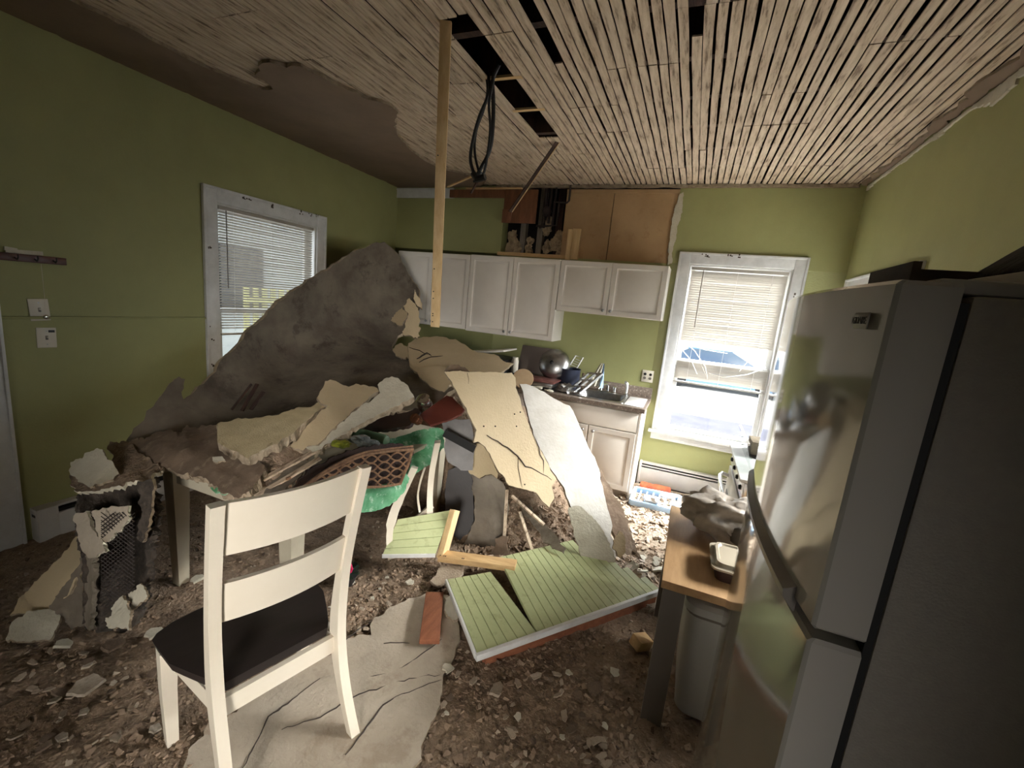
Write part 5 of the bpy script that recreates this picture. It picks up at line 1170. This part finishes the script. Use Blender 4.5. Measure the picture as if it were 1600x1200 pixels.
o = sheet('inner_wall', [(455, 770), (480, 735), (520, 714), (560, 701), (610, 693), (646, 697), (640, 730), (625, 756), (556, 762), (500, 772)], [(455, 770, 'x', 2.095), (646, 697, 'x', 2.115), (556, 762, 'x', 2.105), (520, 714, 'x', 2.085)], .01, [M_WICKERIN]*3, parent=None, step=9, bump=.006, bfreq=30)
o.parent = T; o.matrix_parent_inverse = Matrix.Translation(-T.location)
bm = bmesh.new(); rr = random.Random(2)
for k in range(22):
    px, py = rr.uniform(452, 500), rr.uniform(745, 785); p = at(px, py, x=2.05); bar(bm, p, p+Vector((rr.uniform(-.03, .03), rr.uniform(-.05, .05), rr.uniform(-.02, .03))), .010, .010)
pin('broken_wicker', bm, M_WICKER, T)
T = thing('glass_bottle', 'green glass bottle lying on the table behind the basket', 'bottle', at(585, 680, y=2.05))
a, b_ = at(552, 676, y=1.95), at(604, 690, y=1.95); ax = (b_-a).normalized().to_track_quat('Z', 'Y').to_matrix().to_4x4(); L_b = (b_-a).length
pin('bottle_body', lathe(bmesh.new(), [(.008, -.03), (.015, -.01), (.034, .02), (.036, .04), (.036, L_b-.01), (.030, L_b), (.02, L_b+.003)], c=a, axis=ax, seg=20), mat('sage_green_bottle', rgb(78, 104, 78), None, rough=.2, coat=.5), T)
bm = bmesh.new(); lump(bm, at(570, 690, y=1.80), .05, (1.4, .8, .5), 3, .7, seed=5); tag(fin('cling_film', bm, mat('film_wrap', rgb(150, 158, 156), rgb(110, 118, 118), 30, .2, .5, 40, coat=.5)), 'crumpled clear wrap between the green bottle and the basket rim', 'plastic wrap')
bm = bmesh.new(); lump(bm, at(534, 694, y=1.72), .035, (1.5, .8, .5), 3, .6, seed=6); tag(fin('lime_wrapper', bm, mat('lime_wrapper_mat', rgb(168, 172, 60), rgb(90, 100, 40), 20, .4)), 'lime yellow wrapper left of the green bottle under the pale slab', 'wrapper')
slab('burgundy_folder', 'dark red folded panel sticking out left of the big cream board', [(656, 648), (675, 634), (698, 618), (706, 620), (726, 640), (722, 646), (700, 656), (672, 664)], [(656, 650, 'y', 2.20), (700, 618, 'y', 2.45), (726, 642, 'y', 2.38), (672, 664, 'y', 2.15)], .014, [M_BURG]*3, step=9, jag=.3, bump=.001, cat='folder')
slab('wooden_tray', 'dark reddish tray edge in the shadow under the pale slab', [(556, 668), (600, 648), (640, 636), (660, 640), (640, 664), (600, 672), (570, 674)], [(556, 670, 'y', 2.15), (660, 640, 'y', 2.35), (600, 672, 'y', 2.12)], .02, [mat('dark_cherry', rgb(62, 34, 28), rgb(44, 26, 22), 8, .5)]*3, step=9, jag=.6, cat='tray')
T = thing('glass_jar', 'dark glass jar with shiny lid left of the dark red folded panel', 'jar', at(662, 625, y=2.35))
p = at(664, 632, y=2.32); pin('jar_body', lathe(bmesh.new(), [(.03, -.05), (.045, -.03), (.048, .01), (.04, .03), (.038, .035)], c=p, axis=rotx(35), seg=20), mat('dark_jar', rgb(52, 38, 30), None, rough=.12, coat=.8), T)
pin('jar_lid', lathe(bmesh.new(), [(.042, .036), (.044, .04), (.044, .055), (.036, .06)], c=p, axis=rotx(35), seg=20), M_CHROME, T)
T = thing('round_tin', 'small dark copper tin below the glass jar', 'tin', at(645, 640, y=2.25)); pin('tin_body', lathe(bmesh.new(), [(.02, -.03), (.03, -.025), (.03, .02), (.02, .025)], c=at(650, 655, y=2.12), axis=rotx(60), seg=16), mat('copper_tin', rgb(110, 72, 50), None, rough=.25, metal=.7), T)
slab('storage_tote', 'grey plastic tote with a dark strap crushed under the big cream board', [(690, 660), (712, 655), (735, 655), (742, 690), (738, 735), (720, 735), (700, 722), (694, 700), (696, 680)], [(690, 660, 'y', 2.42), (735, 655, 'y', 2.46), (738, 735, 'y', 2.42), (700, 722, 'y', 2.36)], .02, [mat('grey_tote', rgb(128, 124, 122), rgb(108, 104, 102), 6, .5)]*3, step=9, jag=.5, cat='tote')
tag(fin('dark_strap', bar(bmesh.new(), at(694, 676, y=2.33), at(742, 702, y=2.37), .012, .05), M_BLACK), 'black slanted bar across the front of the grey tote', 'bar')
slab('dark_cushion', 'black rounded seat cushion standing on edge below the grey tote', [(700, 735), (712, 730), (730, 730), (738, 750), (740, 790), (740, 830), (722, 858), (706, 858), (697, 820), (695, 770)], [(700, 735, 'y', 2.62), (735, 735, 'y', 2.68), (722, 858, 'y', 2.55), (697, 800, 'y', 2.58)], .03, [M_SEAT]*3, step=9, jag=.3, bump=.001, cat='cushion')
T = thing('flower_pot', 'black pot with a pink artificial flower on the floor behind the chair', 'flower pot', (1.86, 1.90, .04))
fp = at(543, 905, z=.06); pin('pot', lathe(bmesh.new(), [(.035, 0), (.055, .06), (.06, .065), (.05, .06), (.01, .055)], c=(fp.x, fp.y, .03), seg=20, cap=False), M_POT, T)
bm = bmesh.new(); rr = random.Random(4)
for k in range(18):
    d = Vector((rr.gauss(0, 1), rr.gauss(0, 1), abs(rr.gauss(0, .7)))).normalized(); c0 = Vector((fp.x, fp.y, .10)); bar(bm, c0, c0+d*.07, .018, .002)
pin('leaves', bm, M_LEAF, T)
bm = bmesh.new(); fc = at(544, 885, y=fp.y-.03)
for k in range(9):
    a = k/9*2*math.pi; d = Vector((math.cos(a), -.3, math.sin(a))); rr_ = bmesh.ops.create_icosphere(bm, subdivisions=2, radius=1)
    for v in rr_['verts']: v.co = fc+d*.024+Vector((v.co.x*.017, v.co.y*.007, v.co.z*.017))
lump(bm, fc+Vector((0, -.012, 0)), .012, sub=2)
pin('petals', bm, M_PINK, T, smooth=True)

# things by the heater -----------------------------------------------------
T = thing('snack_tube', 'orange-red snack tube lying against the heater beside the sink cabinet', 'tube', (3.45, 4.40, .05))
a = at(1000, 757, y=4.42); b_ = at(1046, 768, y=4.42); ax = (b_-a).normalized().to_track_quat('Z', 'Y').to_matrix().to_4x4(); L_b = (b_-a).length
pin('tube_body', lathe(bmesh.new(), [(.02, 0), (.038, .01), (.038, L_b*.35), (.034, L_b*.42), (.042, L_b*.55), (.042, L_b), (.03, L_b+.01)], c=a, axis=ax, seg=20), M_ORANGE, T)
T = thing('blue_rack', 'pale blue plastic drawer rack lying on the floor by the heater', 'rack', (3.5, 4.25, .06))
r0, r1, r2_, r3 = at(993, 764, z=.10), at(1062, 778, z=.12), at(1058, 800, z=.08), at(985, 784, z=.07)
bm = bmesh.new()
for p, q in ((r0, r1), (r1, r2_), (r2_, r3), (r3, r0)): bar(bm, p, q, .03, .05, bev=.004)
pin('frame', bm, M_BLUE, T)
bm = bmesh.new()
for k in range(1, 7): bar(bm, r0.lerp(r1, k/7), r3.lerp(r2_, k/7), .012, .016)
pin('slats', bm, M_BLUE, T)
for i, (px, py, s, lab) in enumerate(((1020, 781, .05, 'white torn packet lying inside the pale blue rack'), (1046, 776, .045, 'white crumpled carton at the right end of the pale blue rack'), (1058, 790, .04, 'white scrap below the right end of the pale blue rack'))):
    bm = bmesh.new(); p = at(px, py, z=.12); lump(bm, p, s, (1.5, .9, .6), 2, .7, seed=i*5); tag(fin('white_packet', bm, M_WHITE), lab, 'packet')

# ================================================================ RUBBLE
def height(x, y):
    h = .022+.022*fbm((x*1.3, y*1.3, 2))+.010*abs(fbm((x*7, y*7, 5)))
    h += .05*max(0, 1-math.hypot(x-2.7, y-3.0)/1.0)
    return max(.004, h)
def hill(x, y):
    s = lambda t: max(0, min(1, t))**2*(3-2*max(0, min(1, t)))
    h = .95*s((3.15-x)/1.35)*s((y-2.42)/.75)*s((4.05-y)/.35+.3)*s((x-.35)/.5)
    if x < 2.05 and y < 2.82: h *= s((y-2.78)/.1) if y > 2.78 else 0
    return h
def field(nm, x0, x1, y0, y1, st, fh, m, amp, label, cat):
    nx, ny = int((x1-x0)/st), int((y1-y0)/st); bm = bmesh.new(); rr = random.Random(1); g = []
    for j in range(ny+1):
        row = []
        for i in range(nx+1):
            x = x0+(x1-x0)*i/nx+rr.uniform(-.3, .3)*st*(0 < i < nx); y = y0+(y1-y0)*j/ny+rr.uniform(-.3, .3)*st*(0 < j < ny)
            c = noise.voronoi(Vector((x*22, y*22, 0)))[0]; z = fh(x, y)
            row.append(bm.verts.new((x, y, z+(amp*(.6-c[0])+amp*.5*fbm((x*18, y*18, 1))) if z > .003 else z)))
        g.append(row)
    for j in range(ny):
        for i in range(nx):
            bm.faces.new((g[j][i], g[j][i+1], g[j+1][i+1], g[j+1][i]))
    o = fin(nm, bm, m); tag(o, label, cat, kind='stuff'); return o
field('rubble_layer', .01, WX-.02, -.3, 4.0, .022, height, M_RUBBLE, .012, 'layer of brown crushed plaster rubble covering the kitchen floor', 'rubble')
field('rubble_by_window', 3.22, WX-.02, 4.0, D-.10, .022, height, M_CRUMB2, .012, 'pale crushed plaster in front of the heater', 'rubble')
def moundh(x, y): return max(.0, hill(x, y))
field('rubble_heap', .4, 3.2, 2.45, 3.98, .026, lambda x, y: moundh(x, y), M_RUBBLE, .05, 'brown heap of plaster rubble under the leaning boards', 'rubble')
# loose crumbs (uncountable): one object per tone
def crumbs(nm, n, reg, s0, s1, m, label, seed, flat=.5):
    rr = random.Random(seed); V = []; F = []
    base = [(-1, -1, -1), (1, -1, -1), (1, 1, -1), (-1, 1, -1), (-1, -1, 1), (1, -1, 1), (1, 1, 1), (-1, 1, 1)]
    fc = [(0, 3, 2, 1), (4, 5, 6, 7), (0, 1, 5, 4), (1, 2, 6, 5), (2, 3, 7, 6), (3, 0, 4, 7)]
    for i in range(n):
        x, y = reg(rr); s = s0+(s1-s0)*rr.random()**3; fl = flat*rr.uniform(.35, 1)
        E_ = Euler((rr.uniform(-.7, .7), rr.uniform(-.7, .7), rr.uniform(0, 6.28))).to_matrix(); z = max(height(x, y), hill(x, y) if (y > 2.45 and x < 3.2) else 0)+s*fl*.3
        sx, sy_ = s*rr.uniform(.5, 1), s*rr.uniform(.4, .9); k0 = len(V)
        for bx_, by, bz in base:
            p = E_ @ Vector((bx_*sx*rr.uniform(.5, 1), by*sy_*rr.uniform(.5, 1), bz*s*fl*rr.uniform(.6, 1)*.6)); V.append((x+p.x, y+p.y, max(.002, z+p.z)))
        F += [tuple(k0+a for a in f) for f in fc]
    me = bpy.data.meshes.new(nm); me.from_pydata(V, [], F); return tag(link(nm, me, m), label, 'rubble', kind='stuff')
def R_all(rr):
    while True:
        x, y = rr.uniform(.1, 4.5), rr.uniform(.2, 4.4)
        if y > 3.95 and x < 3.25: continue
        return x, y
def R_near(rr):
    return rr.uniform(1.9, 3.75), rr.uniform(.7, 2.3)
def R_left(rr): return rr.uniform(.1, 2.3), rr.uniform(.4, 2.0)
def R_win(rr): return rr.uniform(3.1, 4.3), rr.uniform(2.5, 4.5)
def R_heap(rr):
    return rr.uniform(2.3, 3.15), rr.uniform(2.45, 3.3)
crumbs('crumbs', 5000, R_all, .006, .03, M_CRUMB, 'brown plaster crumbs scattered all over the floor', 1)
crumbs('near_crumbs', 8000, R_near, .003, .020, M_CRUMB, 'brown plaster crumbs on the floor in the foreground centre', 2, .7)
crumbs('left_crumbs', 4000, R_left, .003, .020, M_CRUMB, 'brown plaster crumbs on the floor at the left by the hanging debris', 3, .6)
crumbs('pale_crumbs', 2200, R_all, .004, .022, M_CRUMB2, 'pale plaster crumbs scattered over the brown rubble', 4)
crumbs('dark_crumbs', 3000, R_all, .004, .024, M_CRUMB3, 'dark brown dirt crumbs among the rubble', 5)
crumbs('window_crumbs', 6000, R_win, .008, .045, M_CRUMB2, 'pale broken plaster bits on the bright floor below the back window', 6, .35)
crumbs('heap_crumbs', 2600, R_heap, .006, .04, M_CRUMB, 'brown crumbs on the slope of the rubble heap', 8)
# countable fragments
rr = random.Random(21); proto = []
for k in range(5):
    n = rr.randint(5, 7); P = []
    for i in range(n): a = 2*math.pi*i/n+rr.uniform(-.25, .25); r_ = rr.uniform(.6, 1); P.append((r_*math.cos(a), r_*math.sin(a)*.75))
    P = jagged(P, .35, .05, rr); bm = bmesh.new()
    lo = [bm.verts.new((x, y, 0)) for x, y in P]; hi = [bm.verts.new((x*.95, y*.95, .22)) for x, y in P]
    bm.faces.new(lo[::-1]); bm.faces.new(hi)
    for i in range(len(P)): bm.faces.new((lo[i], lo[(i+1) % len(P)], hi[(i+1) % len(P)], hi[i]))
    me = bpy.data.meshes.new('fragment'); bmesh.ops.recalc_face_normals(bm, faces=bm.faces); bm.to_mesh(me); bm.free(); me.materials.append([M_PALE, M_CRUMB2, M_FLOORSHEET, M_PLBACK, M_CRUMB2][k]); proto.append(me)
def frag(px, py, s, k, label, group=None, z=.05, rz=None, tilt=.25, nm='plaster_fragment'):
    o = bpy.data.objects.new(nm, proto[k]); COL.objects.link(o); p = at(px, py, z=z); o.location = p; o.scale = (s, s, min(s, .05)); o.rotation_euler = (rr.uniform(-tilt, tilt), rr.uniform(-tilt, tilt), rr.uniform(0, 6.28) if rz is None else rz)
    return tag(o, label, 'plaster fragment', group)
for px, py, s, k, lab in ((243, 990, .055, 0, 'greyish flat fragment on the floor left of the chair seat'), (100, 1008, .05, 0, 'pale fragment in front of the corner plate at far left'), (130, 1075, .075, 2, 'brown plate fragment half sunk in rubble at lower left'),
                          (175, 1010, .06, 3, 'brown fragment in front of the bright white shard'), (340, 1130, .06, 1, 'stone-like fragment behind the front leg of the chair'), (310, 905, .05, 0, 'pale fragment on the floor beside the table leg'),
                          (775, 1078, .05, 1, 'pale fragment in front of the green beadboard panel corner'), (700, 1045, .04, 0, 'small pale fragment at the right rim of the fallen sheet'), (960, 1050, .035, 0, 'cream fragment below the wood block'), (930, 1075, .05, 3, 'flat brown fragment left of the cart leg'),
                          (700, 905, .05, 2, 'pinkish flat fragment above the red plank'), (640, 910, .035, 0, 'small pale fragment left of the red plank top'), (515, 1020, .05, 3, 'brown fragment behind the rear rail of the chair')):
    frag(px, py, s, k, lab)
for i in range(46):
    px, py = rr.uniform(690, 1000), rr.uniform(1050, 1195)
    if px > 1050-(py-900)*.2: continue
    frag(px, py, rr.uniform(.014, .032), rr.choice((0, 1, 1, 3, 4)), 'small plaster fragment among many on the foreground rubble right of the fallen sheet', 'small fragments in the foreground rubble', z=.045)
for i in range(34):
    px, py = rr.uniform(10, 260), rr.uniform(1015, 1195)
    frag(px, py, rr.uniform(.014, .034), rr.choice((1, 3, 4, 2)), 'small plaster fragment among many on the rubble at lower left', 'small fragments at lower left', z=.04)
for i in range(46):
    px, py = rr.uniform(985, 1090), rr.uniform(790, 905)
    if px > 1040 and py > 830: continue
    frag(px, py, rr.uniform(.03, .075), rr.choice((0, 1, 2, 4)), 'broken flat plaster bit among many on the bright floor below the back window', 'bright fragments below the window', z=.05, tilt=.5)
for i in range(22):
    px, py = rr.uniform(490, 650), rr.uniform(890, 985)
    frag(px, py, rr.uniform(.012, .025), rr.choice((0, 1, 4)), 'small fragment among many on the dark floor between chair and red plank', 'small fragments on the dark floor', z=.045)

# ================================================================ OUTSIDE
struct(fin('ground', b2((-30, -6, -.75), (30, 60, -.65)), M_GROUND))
struct(fin('ground_shade_strip', b2((-4, D+.2, -.649), (12, 11.8, -.63)), M_SHADEBASE))  # house shade on the near ground, painted as a darker strip
struct(fin('added_shade_storey', b2((-.2, -2.8, 3.32), (WX+.2, D+.22, 6.2)), M_HOUSE))  # unseen storey, added to shade the ground outside the back window
struct(fin('wall_foundation', b2((-.2, -2.8, -.65), (WX+.2, D+.2, -.13)), M_SHADEBASE))
T = thing('parked_car', 'blue-grey car parked in the bright lot outside the back window', 'car', (6.0, 17.5, -.65))
cc = at(1128, 566, y=17.5); cx0 = cc.x
def carsec(x, hw, z0, z1): return [(x, -hw, z0), (x, hw, z0), (x, hw, z1), (x, -hw, z1)]
bm = bmesh.new()
prof = [(-2.2, .80, .35, .62), (-2.1, .86, .25, .80), (-1.2, .88, .22, .92), (0, .88, .22, .96), (1.2, .88, .22, .94), (2.0, .84, .25, .86), (2.15, .78, .35, .70)]
rings = [[bm.verts.new((cx0+x, 17.5+y, -.65+z)) for x, y, z in carsec(*p)] for p in prof]
loft(bm, rings); pin('car_body', bm, M_CAR, T)
bm = bmesh.new(); prof = [(-1.9, .78, .88, .90), (-1.2, .70, .88, 1.36), (.2, .70, .90, 1.42), (1.1, .78, .90, .95)]
loft(bm, [[bm.verts.new((cx0+x, 17.5+y, -.65+z)) for x, y, z in carsec(*p)] for p in prof]); pin('car_windows', bm, mat('car_glass', rgb(60, 80, 100), None, rough=.05, coat=1), T)
pin('car_roof', b2((cx0-1.2, 16.82, .70), (cx0+.25, 18.18, .78), bev=.03), M_CAR, T)
for xw in (-1.4, 1.4):
    for yw in (-.9, .72): pin('wheel', lathe(bmesh.new(), [(.02, 0), (.2, 0), (.32, .02), (.32, .16), (.2, .18), (.02, .18)], c=(cx0+xw, 17.5+yw+.18, -.33), axis=rotx(90), seg=20), M_TYRE, T)
T = thing('neighbour_building', 'pale building across the lot behind the parked car', 'building', (5, 30, -.65))
pin('building_wall', b2((-12, 30, -.65), (22, 34, 6)), M_HOUSEW, T)
T = thing('neighbour_house', 'pale sided house seen through the left window blind', 'house', (-7, 6, -.65))
bm = bmesh.new()
for k in range(24): box(bm, (-6.9, 7, -.5+k*.2), (.06, 16, .205), rot=roty(4))
addb2(bm, (-8.5, -1, -.65), (-6.95, 15, 4.4)); pin('siding', bm, M_HOUSE, T)
pin('window', b2((-6.9, 7.2, .9), (-6.80, 8.3, 2.4)), M_BLACK, T)
T = thing('slat_fence', 'yellow slatted fence outside the left window', 'fence', (-3.4, 5.5, -.65)); bm = bmesh.new()
for k in range(9): addb2(bm, (-3.42, 5.2+k*.17, -.65), (-3.40, 5.30+k*.17, 1.55))
pin('pickets', bm, M_YELLOW, T); bm = bmesh.new(); addb2(bm, (-3.399, 5.2, 1.3), (-3.36, 6.7, 1.38)); addb2(bm, (-3.399, 5.2, .2), (-3.36, 6.7, .28)); pin('rail', bm, M_YELLOW, T)
